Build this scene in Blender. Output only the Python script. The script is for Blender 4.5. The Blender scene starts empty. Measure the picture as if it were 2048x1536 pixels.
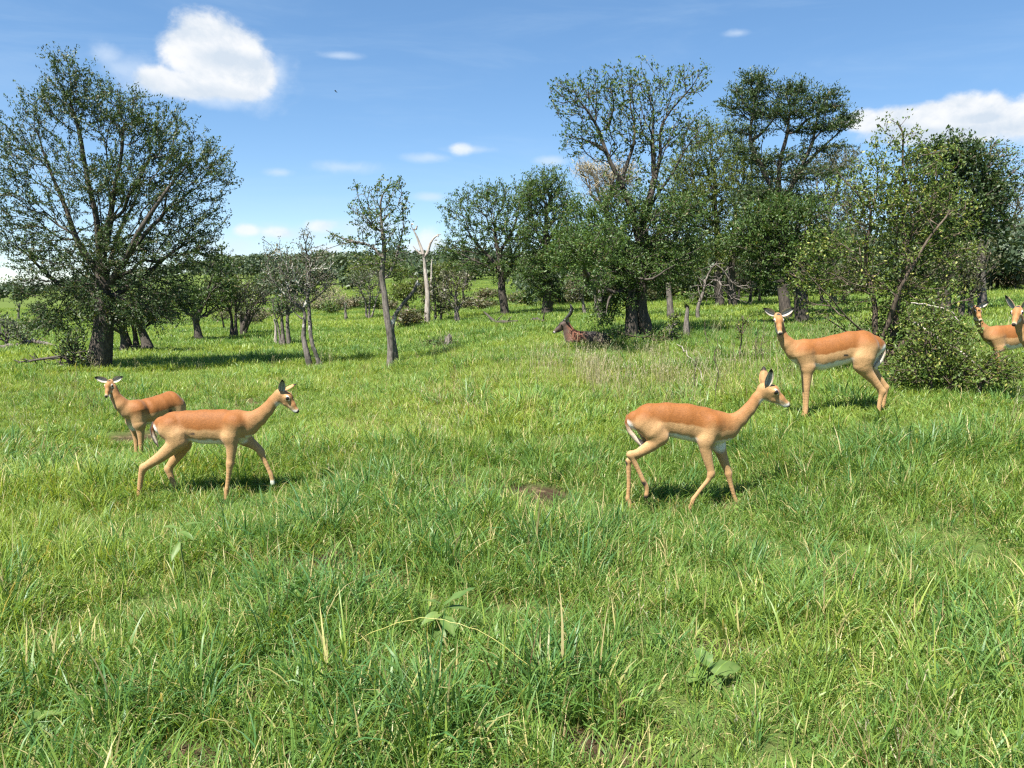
import bpy, math, random
import numpy as np
from math import radians as R

random.seed(7)
RNG = np.random.default_rng(11)
SC = bpy.context.scene
COL = SC.collection

# ------------------------------------------------------------------ camera
F = 1538.0                      # focal length in pixels of a 2048 px wide frame
CAM_H = 2.1
PITCH = R(7.15)
cam_d = bpy.data.cameras.new("camera")
cam_d.sensor_width = 36.0
cam_d.lens = F / 2048 * 36.0
cam_d.clip_start = 0.05
cam_d.clip_end = 6000
cam = bpy.data.objects.new("camera", cam_d)
COL.objects.link(cam)
cam.location = (0, 0, CAM_H)
cam.rotation_euler = (R(90) - PITCH, 0, 0)
SC.camera = cam

# ------------------------------------------------------------------ light and exposure
SUN_EL, SUN_AZ = R(60), R(-143)      # azimuth clockwise from +Y (north): high, from the left and slightly behind
sun_d = bpy.data.lights.new("sun", 'SUN')
sun_d.energy = 5.0
sun_d.angle = R(0.55)
sun_d.color = (1.0, 0.955, 0.88)
sun = bpy.data.objects.new("sun", sun_d)
COL.objects.link(sun)
sun.location = (0, 0, 60)
sv = (math.cos(SUN_EL) * math.sin(SUN_AZ), math.cos(SUN_EL) * math.cos(SUN_AZ), math.sin(SUN_EL))
from mathutils import Vector
sun.rotation_euler = Vector(sv).to_track_quat('Z', 'Y').to_euler()

vs = SC.view_settings
SC.display_settings.display_device = 'sRGB'
vs.view_transform = 'Standard'
vs.look = 'None'
vs.exposure = 1.5
vs.gamma = 1.0
vs.use_curve_mapping = False

SC.render.engine = 'CYCLES'
SC.cycles.max_bounces = 6
SC.cycles.diffuse_bounces = 3
SC.cycles.glossy_bounces = 2
SC.cycles.transmission_bounces = 4
SC.cycles.transparent_max_bounces = 6
SC.cycles.caustics_reflective = False
SC.cycles.caustics_refractive = False
SC.cycles.use_denoising = False
SC.cycles.use_adaptive_sampling = False
SC.cycles.filter_width = 1.3

RIGHT = np.array([1.0, 0, 0])
UP = np.array([0, math.sin(PITCH), math.cos(PITCH)])
FWD = np.array([0, math.cos(PITCH), -math.sin(PITCH)])
CAMP = np.array([0, 0, CAM_H])

def ray(u, v):
    return FWD + (u - 1024) / F * RIGHT + (768 - v) / F * UP

def at(u, v, Y):
    """the point at ground distance Y that stands where the photograph has it"""
    d = ray(u, v)
    return CAMP + d * (Y / d[1])

def mpp(Y):
    return Y / math.cos(PITCH) / F

# ------------------------------------------------------------------ world: daylight sky with clouds
class NT:
    """small helper that wires shader nodes"""
    def __init__(s, tree):
        s.t = tree
    def n(s, typ, **kw):
        nd = s.t.nodes.new(typ)
        for k, v in kw.items():
            setattr(nd, k, v)
        return nd
    def link(s, a, b):
        s.t.links.new(a, b)
    def _in(s, sock, v):
        if isinstance(v, bpy.types.NodeSocket):
            s.link(v, sock)
        elif v is not None:
            sock.default_value = v
    def m(s, op, a, b=None, c=None, clamp=False):
        nd = s.n('ShaderNodeMath', operation=op)
        nd.use_clamp = clamp
        for i, v in enumerate((a, b, c)):
            s._in(nd.inputs[i], v)
        return nd.outputs[0]
    def mr(s, v, a, b, c=0.0, d=1.0, smooth=True):
        nd = s.n('ShaderNodeMapRange', interpolation_type='SMOOTHSTEP' if smooth else 'LINEAR')
        for i, x in enumerate((v, a, b, c, d)):
            s._in(nd.inputs[i], x)
        return nd.outputs[0]
    def mix(s, f, a, b, blend='MIX'):
        nd = s.n('ShaderNodeMix', data_type='RGBA', blend_type=blend)
        s._in(nd.inputs[0], f)
        for i, v in ((6, a), (7, b)):
            if isinstance(v, (tuple, list)):
                v = tuple(v) + ((1,) if len(v) == 3 else ())
            s._in(nd.inputs[i], v)
        return nd.outputs[2]
    def noise(s, vec, scale, detail=4, rough=0.55, dist=0.0, col=False):
        nd = s.n('ShaderNodeTexNoise')
        if vec is not None:
            s.link(vec, nd.inputs['Vector'])
        nd.inputs['Scale'].default_value = scale
        nd.inputs['Detail'].default_value = detail
        nd.inputs['Roughness'].default_value = rough
        nd.inputs['Distortion'].default_value = dist
        return nd.outputs['Color' if col else 'Fac']
    def mapping(s, vec, loc=(0, 0, 0), rot=(0, 0, 0), scale=(1, 1, 1)):
        nd = s.n('ShaderNodeMapping')
        s.link(vec, nd.inputs[0])
        nd.inputs[1].default_value = loc
        nd.inputs[2].default_value = rot
        nd.inputs[3].default_value = scale
        return nd.outputs[0]

world = bpy.data.worlds.new("World")
SC.world = world
world.use_nodes = True
wt = world.node_tree
wt.nodes.clear()
W = NT(wt)
sky = W.n('ShaderNodeTexSky', sky_type='NISHITA')
sky.sun_disc = False
sky.sun_elevation = SUN_EL
sky.sun_rotation = SUN_AZ
sky.altitude = 2500
sky.air_density = 1.0
sky.dust_density = 0.05
sky.ozone_density = 3.0
geo = W.n('ShaderNodeTexCoord')
dirv = geo.outputs['Generated']
sep = W.n('ShaderNodeSeparateXYZ')
W.link(dirv, sep.inputs[0])
az = W.m('ARCTAN2', sep.outputs[0], sep.outputs[1])
el = W.m('ARCSINE', sep.outputs[2])

def azel(u, v):
    d = ray(u, v)
    d = d / np.linalg.norm(d)
    return math.atan2(d[0], d[1]), math.asin(d[2])

nz = W.mapping(dirv, scale=(1, 1, 1.5))
n_big = W.noise(nz, 9.0, 7, 0.62, 0.25)
n_up = W.noise(W.mapping(dirv, loc=(0.012, 0.004, -0.030), scale=(1, 1, 1.5)), 9.0, 7, 0.62, 0.25)
n_fine = W.noise(nz, 26.0, 6, 0.6, 0.4)

def cloud_group(blobs, amp, edge, opacity):
    tot = None
    for (u, v, ru, rv) in blobs:
        a0, e0 = azel(u, v)
        ra, re = ru / F * math.cos(a0) ** 2, rv / F
        dx = W.m('DIVIDE', W.m('SUBTRACT', az, a0), ra)
        dy = W.m('DIVIDE', W.m('SUBTRACT', el, e0), re)
        q = W.m('ADD', W.m('MULTIPLY', dx, dx), W.m('MULTIPLY', dy, dy))
        g = W.m('SUBTRACT', 1.0, W.m('SQRT', q))
        tot = g if tot is None else W.m('SMOOTH_MAX', tot, g, 0.18)
    nn = W.m('ADD', W.m('MULTIPLY', W.m('SUBTRACT', n_big, 0.5), amp), W.m('MULTIPLY', W.m('SUBTRACT', n_fine, 0.5), amp * 0.5))
    d = W.m('ADD', tot, nn)
    return W.m('MULTIPLY', W.mr(d, 0.02, edge), opacity), d

cum = [(430, 88, 112, 66), (395, 105, 84, 62), (480, 112, 76, 66), (522, 150, 44, 44), (455, 165, 106, 34), (370, 170, 100, 30), (320, 158, 60, 26),
       (1940, 226, 84, 40), (1870, 240, 80, 34), (2040, 240, 90, 44), (1780, 244, 80, 34), (1900, 262, 220, 28), (1725, 240, 50, 26), (1985, 215, 50, 28), (2100, 250, 100, 44)]
small = [(923, 301, 34, 17), (858, 484, 46, 34), (650, 505, 46, 24), (690, 520, 62, 22), (610, 530, 60, 20), (492, 460, 36, 15), (640, 452, 46, 18),
         (455, 550, 60, 34), (560, 465, 45, 15), (845, 500, 60, 30)]
faint = [(250, 140, 90, 40), (215, 110, 56, 34), (300, 175, 110, 26), (560, 150, 30, 50), (690, 334, 95, 18), (860, 315, 60, 13), (560, 345, 45, 12), (1100, 322, 40, 12), (680, 112, 60, 10), (1475, 66, 40, 11), (860, 394, 40, 11),
         (600, 470, 170, 30), (740, 455, 120, 26), (940, 300, 70, 12), (520, 165, 110, 60), (430, 200, 120, 24), (40, 590, 120, 40), (470, 500, 120, 40)]
a1, d1 = cloud_group(cum, 1.15, 0.45, 0.98)
a2, d2 = cloud_group(small, 1.2, 0.7, 0.85)
a3, d3 = cloud_group(faint, 1.6, 1.0, 0.55)
# thin veils of high cloud, stretched sideways
n_v = W.noise(W.mapping(dirv, rot=(0.1, 0.06, 0.3), scale=(1.0, 1.0, 6.0)), 3.0, 6, 0.6, 0.6)
veil = W.m('MULTIPLY', W.mr(n_v, 0.42, 0.75), 0.16)
light = W.mr(W.m('ADD', W.m('MULTIPLY', W.m('SUBTRACT', n_big, n_up), 2.6), W.m('MULTIPLY', W.m('SUBTRACT', n_fine, 0.5), 0.5)), -0.55, 0.40)
a_s, d_s = cloud_group([(485, 122, 130, 24), (430, 190, 150, 22), (280, 165, 90, 26), (1880, 268, 260, 20), (1960, 238, 80, 14), (1790, 262, 90, 16)], 0.9, 0.9, 0.75)  # grey shade painted into the clouds, mostly along their undersides
light = W.m('SUBTRACT', light, a_s, clamp=True)
c_cloud = W.mix(light, (4.2, 4.75, 5.4), (6.15, 6.2, 6.25))
gm_ = W.n('ShaderNodeGamma')
W.link(sky.outputs[0], gm_.inputs[0])
gm_.inputs[1].default_value = 0.72
hs_ = W.n('ShaderNodeHueSaturation')
hs_.inputs['Saturation'].default_value = 1.30
hs_.inputs['Value'].default_value = 1.72
W.link(gm_.outputs[0], hs_.inputs['Color'])
col = W.mix(veil, hs_.outputs[0], (4.2, 5.3, 6.4))
col = W.mix(a3, col, (4.7, 5.4, 6.3))
col = W.mix(a2, col, W.mix(light, (4.4, 5.2, 6.2), (5.9, 6.1, 6.3)))
col = W.mix(a1, col, c_cloud)
bg = W.n('ShaderNodeBackground')
W.link(col, bg.inputs[0])
bg.inputs[1].default_value = 0.059
wo = W.n('ShaderNodeOutputWorld')
W.link(bg.outputs[0], wo.inputs[0])

# ------------------------------------------------------------------ scene helpers
def empty(name, loc, label=None, cat=None, group=None):
    o = bpy.data.objects.new(name, None)
    o.empty_display_size = 0.2
    o.location = loc
    COL.objects.link(o)
    tag(o, label, cat, group)
    return o

def tag(o, label=None, cat=None, group=None, kind=None):
    if label: o['label'] = label
    if cat: o['category'] = cat
    if group: o['group'] = group
    if kind: o['kind'] = kind
    return o

def mesh_np(name, V, faces, smooth=True, attrs=None, colors=None):
    """faces: list of int arrays (n x k); attrs: {name: per-vertex float array}; colors: {name: n x 3}"""
    me = bpy.data.meshes.new(name)
    V = np.asarray(V, dtype=np.float32)
    me.vertices.add(len(V))
    me.vertices.foreach_set("co", V.ravel())
    fl = [np.asarray(f, dtype=np.int32) for f in faces if len(f)]
    if fl:
        loops = np.concatenate([f.ravel() for f in fl])
        tot = np.concatenate([np.full(len(f), f.shape[1], dtype=np.int32) for f in fl])
        start = np.concatenate(([0], np.cumsum(tot)[:-1])).astype(np.int32)
        me.loops.add(len(loops))
        me.loops.foreach_set("vertex_index", loops)
        me.polygons.add(len(tot))
        me.polygons.foreach_set("loop_start", start)
        me.polygons.foreach_set("loop_total", tot)
        me.polygons.foreach_set("use_smooth", np.full(len(tot), smooth, dtype=bool))
    for k, a in (attrs or {}).items():
        at_ = me.attributes.new(k, 'FLOAT', 'POINT')
        at_.data.foreach_set("value", np.asarray(a, dtype=np.float32))
    for k, a in (colors or {}).items():
        at_ = me.attributes.new(k, 'FLOAT_COLOR', 'POINT')
        a = np.asarray(a, dtype=np.float32)
        a4 = np.ones((len(a), 4), dtype=np.float32)
        a4[:, :3] = a
        at_.data.foreach_set("color", a4.ravel())
    me.update(calc_edges=True)
    me.validate()
    return me

def obj(name, me, mat, parent=None, loc=None):
    o = bpy.data.objects.new(name, me)
    if mat is not None and len(me.materials) == 0:
        me.materials.append(mat)
    if parent is not None:
        o.parent = parent
    if loc is not None:
        o.location = loc
    COL.objects.link(o)
    return o

def unit(a):
    a = np.asarray(a, dtype=float)
    return a / np.maximum(np.linalg.norm(a, axis=-1, keepdims=True), 1e-9)

def sstep(x, a, b):
    t = np.clip((x - a) / (b - a), 0, 1)
    return t * t * (3 - 2 * t)

def vnoise(x, y, seed=0, octaves=3):
    """smooth value noise, about 0..1"""
    r = np.random.default_rng(seed)
    tot, amp, s = 0.0, 1.0, 0.0
    for o in range(octaves):
        T = r.random((64, 64))
        fx, fy = x * 2 ** o + 17.3 * o, y * 2 ** o + 5.1 * o
        ix, iy = np.floor(fx).astype(int), np.floor(fy).astype(int)
        tx, ty = fx - ix, fy - iy
        tx, ty = tx * tx * (3 - 2 * tx), ty * ty * (3 - 2 * ty)
        g = lambda i, j: T[i % 64, j % 64]
        tot = tot + amp * ((g(ix, iy) * (1 - tx) + g(ix + 1, iy) * tx) * (1 - ty) + (g(ix, iy + 1) * (1 - tx) + g(ix + 1, iy + 1) * tx) * ty)
        s += amp
        amp *= 0.5
    return tot / s
# ------------------------------------------------------------------ terrain
PROF = {
 -400: [(6.9, 1000), (12, 850), (20, 750), (35, 690), (60, 650), (110, 625), (200, 606), (350, 592), (600, 584)],
 100: [(7.3, 985), (10.5, 900), (19, 745), (30, 692), (50, 655), (90, 630), (160, 612), (300, 598), (600, 585)],
 480: [(7.3, 970), (12, 830), (20, 745), (30, 688), (45, 650), (70, 622), (110, 603), (160, 575), (250, 545), (400, 528)],
 750: [(7, 975), (20, 735), (28, 690), (45, 640), (80, 605), (130, 575), (200, 550), (300, 530)],
 1050: [(7, 985), (18.5, 693), (33, 640), (55, 608), (90, 585), (150, 557), (220, 540)],
 1300: [(6.9, 1015), (12, 810), (20, 675), (33, 625), (50, 598), (80, 578), (150, 550)],
 1700: [(5, 1200), (7, 960), (9, 820), (14, 715), (20, 665), (27, 632), (45, 590), (80, 560), (150, 540)],
 2048: [(5, 1180), (7, 945), (9, 818), (13, 727), (20, 652), (30, 605), (50, 575), (90, 550), (160, 535)],
 2500: [(5, 1180), (7, 945), (9, 812), (13, 720), (20, 645), (30, 595), (50, 565), (90, 545), (160, 530)],
}
LR = np.linspace(math.log(0.5), math.log(3000), 120)
_th, _rows = [], []
for u_, pr in PROF.items():
    rr, zz = [0.5, 2.5], [0.0, 0.0]
    for Y_, v_ in pr:
        p_ = at(u_, v_, Y_)
        rr.append(math.hypot(p_[0], p_[1]))
        zz.append(p_[2])
    rr.append(3000)
    zz.append(zz[-1] + (6 if u_ > 300 else -1))
    _th.append(math.atan2((u_ - 1024), F * math.cos(PITCH)))
    _rows.append(np.interp(LR, np.log(rr), zz))
_th, _rows = np.array(_th), np.array(_rows)
TH = np.linspace(_th[0], _th[-1], 90)
ZT = np.array([[np.interp(t, _th, _rows[:, j]) for j in range(len(LR))] for t in TH])
def _blur(A, n, ax):
    k = np.exp(-np.linspace(-2, 2, 2 * n + 1) ** 2)
    k /= k.sum()
    P = np.pad(A, [(n, n) if i == ax else (0, 0) for i in range(2)], mode='edge')
    return np.apply_along_axis(lambda a: np.convolve(a, k, mode='valid'), ax, P)
ZT = _blur(_blur(ZT, 5, 0), 3, 1)

ANCHOR = []
def ground_z(x, y):
    x, y = np.asarray(x, dtype=float), np.asarray(y, dtype=float)
    r = np.maximum(np.hypot(x, y), 0.51)
    th = np.clip(np.arctan2(x, y), TH[0], TH[-1])
    fi = (th - TH[0]) / (TH[1] - TH[0])
    fj = np.clip((np.log(r) - LR[0]) / (LR[1] - LR[0]), 0, len(LR) - 1.001)
    i = np.clip(fi.astype(int), 0, len(TH) - 2)
    j = fj.astype(int)
    ti, tj = fi - i, fj - j
    z = (ZT[i, j] * (1 - tj) + ZT[i, j + 1] * tj) * (1 - ti) + (ZT[i + 1, j] * (1 - tj) + ZT[i + 1, j + 1] * tj) * ti
    a = np.abs(np.arctan2(x, y))
    back = sstep(a, 1.2, 3.1)
    z = z * (1 - back)
    bump = (vnoise(x * 0.8 + 40, y * 0.8 + 40, 3, 2) - 0.5) * 0.09 * np.clip(r / 6, 0.3, 1)
    z = z + bump
    for ax, ay, dz, sg in ANCHOR:
        z = z + dz * np.exp(-((x - ax) ** 2 + (y - ay) ** 2) / (2 * sg * sg))
    return z

def gpoint(u, Y):
    """ground point under image column u at distance Y"""
    x = (u - 1024) / F * Y / math.cos(PITCH)
    for _ in range(3):
        z = float(ground_z(x, Y))
        x = (u - 1024) / F * (Y * math.cos(PITCH) - (z - CAM_H) * math.sin(PITCH))
    return np.array([x, Y, float(ground_z(x, Y))])

def ground_hit(u, v):
    """where the ground shows at a pixel"""
    lo, hi = 1.5, 400.0
    for _ in range(50):
        mid = (lo * hi) ** 0.5
        p = at(u, v, mid)
        if p[2] > ground_z(p[0], p[1]): lo = mid
        else: hi = mid
    return at(u, v, lo)

# the spots where hooves touch the ground: (u, v, distance, spread)
for u_, v_, Y_, sg_ in ((1200 + 1000 / 4.655, 720 + 1405 / 4.655, 6.9, .9), (170 + 1000 / 4.267, 720 + 1205 / 4.267, 7.3, .9), (170 + 560 / 4.267, 720 + 835 / 4.267, 10.4, .9),
                        (1480 + 1100 / 5.389, 580 + 1335 / 5.389, 9.0, .9), (2162, 815, 9.4, .9), (2052, 772, 12.3, 1.0), (1165, 689, 18.5, 1.5)):
    a_ = at(u_, v_, Y_)
    ANCHOR.append((a_[0], a_[1], a_[2] - float(ground_z(a_[0], a_[1])), sg_))

# bare patches of soil: (u, v, radius m, elongation)
BARE = [(860, 975, .42, 1.6), (1040, 990, .4, 2.0), (1100, 992, .3, 1.5), (650, 1120, .36, 1.1), (700, 1160, .3, 1.4), (320, 1520, .20, 2.2), (520, 1400, .22, 1), (1450, 1300, .18, 1.6),
        (1860, 1235, .28, 2.0), (900, 1350, .28, 1.5), (450, 1535, .20, 2), (1120, 1480, .18, 1.2), (270, 870, .35, 1.3), (510, 808, .5, 1.6), (480, 800, .4, 1),
        (1700, 1320, .20, 1.8), (60, 1490, .12, 1.5), (1240, 1530, .16, 2), (1900, 1490, .12, 1.4)]
BAREP = [(ground_hit(u, v), r, e) for u, v, r, e in BARE]

def bare_mask(x, y):
    m = np.zeros_like(np.asarray(x, dtype=float))
    for p, r, e in BAREP:
        q = np.sqrt(((x - p[0]) / (r * e)) ** 2 + ((y - p[1]) / r) ** 2)
        q = q + (vnoise(x * 6, y * 6, 9, 2) - 0.5) * 0.8
        m = np.maximum(m, 1 - sstep(q, 0.6, 1.15))
    return m

ths = np.concatenate([np.linspace(-math.pi, -0.95, 40, endpoint=False), np.linspace(-0.95, 0.95, 260, endpoint=False), np.linspace(0.95, math.pi, 40, endpoint=False)])
rs = np.concatenate([[0.02], np.geomspace(0.6, 3000, 230)])
A_, B_ = np.meshgrid(ths, rs)
X_, Y_ = np.sin(A_) * B_, np.cos(A_) * B_
Z_ = ground_z(X_, Y_)
nA = len(ths)
idx = np.arange(len(rs) * nA).reshape(len(rs), nA)
i0, i1 = idx[:-1], idx[1:]
quads = np.stack([i0, np.roll(i0, -1, 1), np.roll(i1, -1, 1), i1], -1).reshape(-1, 4)[:, ::-1]
gm = mesh_np("ground", np.stack([X_, Y_, Z_], -1).reshape(-1, 3), [quads], attrs={"bare": bare_mask(X_, Y_).ravel()})

def new_mat(name):
    m = bpy.data.materials.new(name)
    m.use_nodes = True
    m.node_tree.nodes.clear()
    t = NT(m.node_tree)
    out = t.n('ShaderNodeOutputMaterial')
    return m, t, out

def mat_ground():
    m, t, out = new_mat("meadow_soil")
    tc = t.n('ShaderNodeTexCoord').outputs['Object']
    n1 = t.noise(tc, 0.35, 5, 0.6)
    n2 = t.noise(tc, 7.0, 6, 0.7)
    n3 = t.noise(tc, 45.0, 4, 0.7)
    green = t.mix(n1, (0.070, 0.112, 0.030), (0.110, 0.150, 0.040))
    green = t.mix(t.mr(n2, 0.45, 0.75), green, (0.085, 0.080, 0.036))
    soil = t.mix(n3, (0.028, 0.019, 0.012), (0.080, 0.056, 0.036))
    straw = t.mix(t.mr(n2, 0.50, 0.70), soil, (0.19, 0.145, 0.08))
    at_ = t.n('ShaderNodeAttribute', attribute_name="bare")
    c = t.mix(at_.outputs['Fac'], green, straw)
    b = t.n('ShaderNodeBsdfDiffuse')
    t.link(c, b.inputs[0])
    bp = t.n('ShaderNodeBump')
    bp.inputs['Strength'].default_value = 0.9
    bp.inputs['Distance'].default_value = 0.05
    t.link(t.m('ADD', n2, t.m('MULTIPLY', n3, 0.4)), bp.inputs['Height'])
    t.link(bp.outputs[0], b.inputs['Normal'])
    t.link(b.outputs[0], out.inputs[0])
    return m
g = obj("ground", gm, mat_ground())
tag(g, "rolling green savanna meadow rising gently to a wooded ridge", kind="structure")
# ------------------------------------------------------------------ plant materials
def leaf_shader(t, out, color, transl=0.35, rough=0.45, spec=0.4, tcol=None):
    p = t.n('ShaderNodeBsdfPrincipled')
    t._in(p.inputs['Base Color'], color)
    p.inputs['Roughness'].default_value = rough
    p.inputs['Specular IOR Level'].default_value = spec
    tr = t.n('ShaderNodeBsdfTranslucent')
    t._in(tr.inputs[0], tcol if tcol is not None else t.mix(1.0, color, (1.25, 1.15, 0.55), 'MULTIPLY'))
    mx = t.n('ShaderNodeMixShader')
    mx.inputs[0].default_value = transl
    t.link(p.outputs[0], mx.inputs[1])
    t.link(tr.outputs[0], mx.inputs[2])
    t.link(mx.outputs[0], out.inputs[0])

def mat_grass(name, ca, cb, cdry, rough=0.42):
    """ca..cb: colour range steered by the patch the tuft stands in and by the blade; cdry: withered blades"""
    m, t, out = new_mat(name)
    ti = t.n('ShaderNodeAttribute', attribute_name="tint", attribute_type='INSTANCER').outputs['Fac']
    bv = t.n('ShaderNodeAttribute', attribute_name="bv").outputs['Fac']
    dry = t.n('ShaderNodeAttribute', attribute_name="dry").outputs['Fac']
    f = t.m('ADD', t.m('MULTIPLY', ti, 0.75), t.m('MULTIPLY', t.m('SUBTRACT', bv, 0.5), 0.75), clamp=True)
    c = t.mix(f, ca, cb)
    c = t.mix(dry, c, cdry)
    leaf_shader(t, out, c, 0.42, rough, 0.32)
    return m

M_GRASS = mat_grass("meadow_grass", (0.110, 0.215, 0.046), (0.325, 0.400, 0.070), (0.52, 0.43, 0.20))
M_TALL = mat_grass("blue_green_grass", (0.075, 0.178, 0.054), (0.210, 0.325, 0.070), (0.48, 0.40, 0.20))
M_DRY = mat_grass("withered_grass", (0.30, 0.23, 0.11), (0.46, 0.38, 0.20), (0.25, 0.15, 0.08), 0.6)
M_SEED = mat_grass("seed_head", (0.30, 0.27, 0.14), (0.55, 0.48, 0.30), (0.60, 0.54, 0.40), 0.6)
M_WEED = mat_grass("brown_weed", (0.10, 0.075, 0.035), (0.20, 0.17, 0.07), (0.13, 0.075, 0.04), 0.6)
M_FORB = mat_grass("small_herb", (0.090, 0.185, 0.040), (0.210, 0.310, 0.055), (0.32, 0.36, 0.10))

def tuft(seed, n, rad, h0, h1, w, lean, dry=0.08, segs=4, droop=0.5, flat=0.0, seedhead=0.0):
    """n curved tapering blades; returns mesh arrays"""
    r = np.random.default_rng(seed)
    a = r.random(n) * 2 * math.pi
    rr = rad * np.sqrt(r.random(n))
    root = np.stack([np.cos(a) * rr, np.sin(a) * rr, np.zeros(n)], -1)
    az_ = a + r.normal(0, 1.1, n)
    d = np.stack([np.cos(az_), np.sin(az_), np.zeros(n)], -1)
    h = h0 + (h1 - h0) * r.random(n) ** 1.4
    ln = np.abs(r.normal(lean, lean * 0.55, n)) + flat * r.random(n)
    face = az_ + math.pi / 2 + r.normal(0, 0.7, n)
    side = np.stack([np.cos(face), np.sin(face), r.normal(0, 0.25, n)], -1)
    ww = w * (0.55 + 0.9 * r.random(n))
    bv = r.random(n)
    dr = (r.random(n) < dry) * (0.5 + 0.5 * r.random(n))
    drp = droop * r.random(n)
    V, Fq, Ft, BV, DR = [], [], [], [], []
    s_ = np.linspace(0, 1, segs + 1)
    rings = []
    for k, s in enumerate(s_):
        ang = ln * (0.35 + 0.9 * s) + drp * s * s * 1.3
        if k == 0:
            p = root.copy()
        else:
            st = (h / segs)[:, None]
            p = p + st * (d * np.sin(ang)[:, None] + np.array([0, 0, 1.0]) * np.cos(ang)[:, None])
        wk = ww * (0.75 + 0.5 * s if s < 0.4 else (1 - (s - 0.4) / 0.6) ** 0.8 * 0.95)
        rings.append((p.copy(), wk))
    vid = 0
    verts = np.zeros((n, 2 * segs + 1, 3))
    for k in range(segs):
        p, wk = rings[k]
        verts[:, 2 * k] = p - side * (wk / 2)[:, None]
        verts[:, 2 * k + 1] = p + side * (wk / 2)[:, None]
    verts[:, 2 * segs] = rings[segs][0]
    m = 2 * segs + 1
    base = np.arange(n) * m
    for k in range(segs - 1):
        Fq.append(np.stack([base + 2 * k, base + 2 * k + 1, base + 2 * k + 3, base + 2 * k + 2], -1))
    Ft.append(np.stack([base + 2 * segs - 2, base + 2 * segs - 1, base + 2 * segs], -1))
    return verts.reshape(-1, 3), [np.concatenate(Fq), np.concatenate(Ft)], np.repeat(bv, m), np.repeat(dr, m)

def seed_tuft(seed, n, rad, h0, h1, head=0.05, wid=0.006):
    """thin stalks that end in a small ear of seeds"""
    r = np.random.default_rng(seed)
    V, q, t, b, dd = [], [], [], [], []
    o = 0
    for i in range(n):
        a, rr = r.random() * 6.28, rad * r.random() ** 0.5
        p0 = np.array([math.cos(a) * rr, math.sin(a) * rr, 0])
        h = h0 + (h1 - h0) * r.random()
        l = r.normal(0, 0.2, 2)
        tip = p0 + np.array([l[0] * h, l[1] * h, h])
        mid = (p0 + tip) / 2 - np.array([l[0], l[1], 0]) * h * 0.15
        th = r.random() * 3.14
        s = np.array([math.cos(th), math.sin(th), 0])
        pts = [p0, mid, tip]
        for w_, pp in zip((.0022, .0018, .0014), pts):
            V += [pp - s * w_, pp + s * w_]
        q += [[o, o + 1, o + 3, o + 2], [o + 2, o + 3, o + 5, o + 4]]
        b += [r.random() * 0.4] * 6
        dd += [0.0] * 6
        o += 6
        ax = unit(tip - mid)
        for j in range(7):                                   # grains of the ear
            f = j / 7
            c = tip + ax * head * (f - 0.1)
            k = r.normal(0, 1, 3)
            k = unit(k - ax * k.dot(ax) * 0.3)
            L = head * 0.42 * (1 - 0.4 * f)
            sd = unit(np.cross(k, ax)) * wid * 0.5
            V += [c, c + k * wid + ax * L * 0.4 + sd, c + ax * L, c + k * wid + ax * L * 0.4 - sd]
            q += [[o, o + 1, o + 2, o + 3]]
            b += [0.6 + 0.4 * r.random()] * 4
            dd += [r.random()] * 4
            o += 4
    return np.array(V), [np.array(q)], np.array(b), np.array(dd)

def herb(seed, n, rad, h, L, w):
    """low herb: small oval leaves on short stems"""
    r = np.random.default_rng(seed)
    V, q, b, dd = [], [], [], []
    o = 0
    for i in range(n):
        a, rr = r.random() * 6.28, rad * r.random() ** 0.5
        c = np.array([math.cos(a) * rr, math.sin(a) * rr, h * (0.3 + 0.7 * r.random())])
        th = r.random() * 6.28
        d = np.array([math.cos(th), math.sin(th), r.normal(0.15, 0.35)])
        s = unit(np.cross(d, (0, 0, 1)) + np.array([0, 0, r.normal(0, .3)]))
        l = L * (0.6 + 0.8 * r.random())
        ww = w * (0.7 + 0.6 * r.random())
        up = np.array([0, 0, .12 * l])
        V += [c, c + d * l * .35 + s * ww - 0 * up, c + d * l * .5 - up * .5, c + d * l * .35 - s * ww, c + d * l]
        q += [[o, o + 1, o + 4, o + 2], [o, o + 2, o + 4, o + 3]]
        bb = r.random()
        b += [bb] * 5
        dd += [0.25 * r.random()] * 5
        o += 5
    return np.array(V), [np.array(q)], np.array(b), np.array(dd)

def tuft_collection(name, arrs, mat):
    c = bpy.data.collections.new(name)
    for i, (V, Fs, bv, dr) in enumerate(arrs):
        me = mesh_np(name, V, Fs, attrs={"bv": bv, "dry": dr})
        me.materials.append(mat)
        o = bpy.data.objects.new(name, me)
        c.objects.link(o)
    return c

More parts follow.
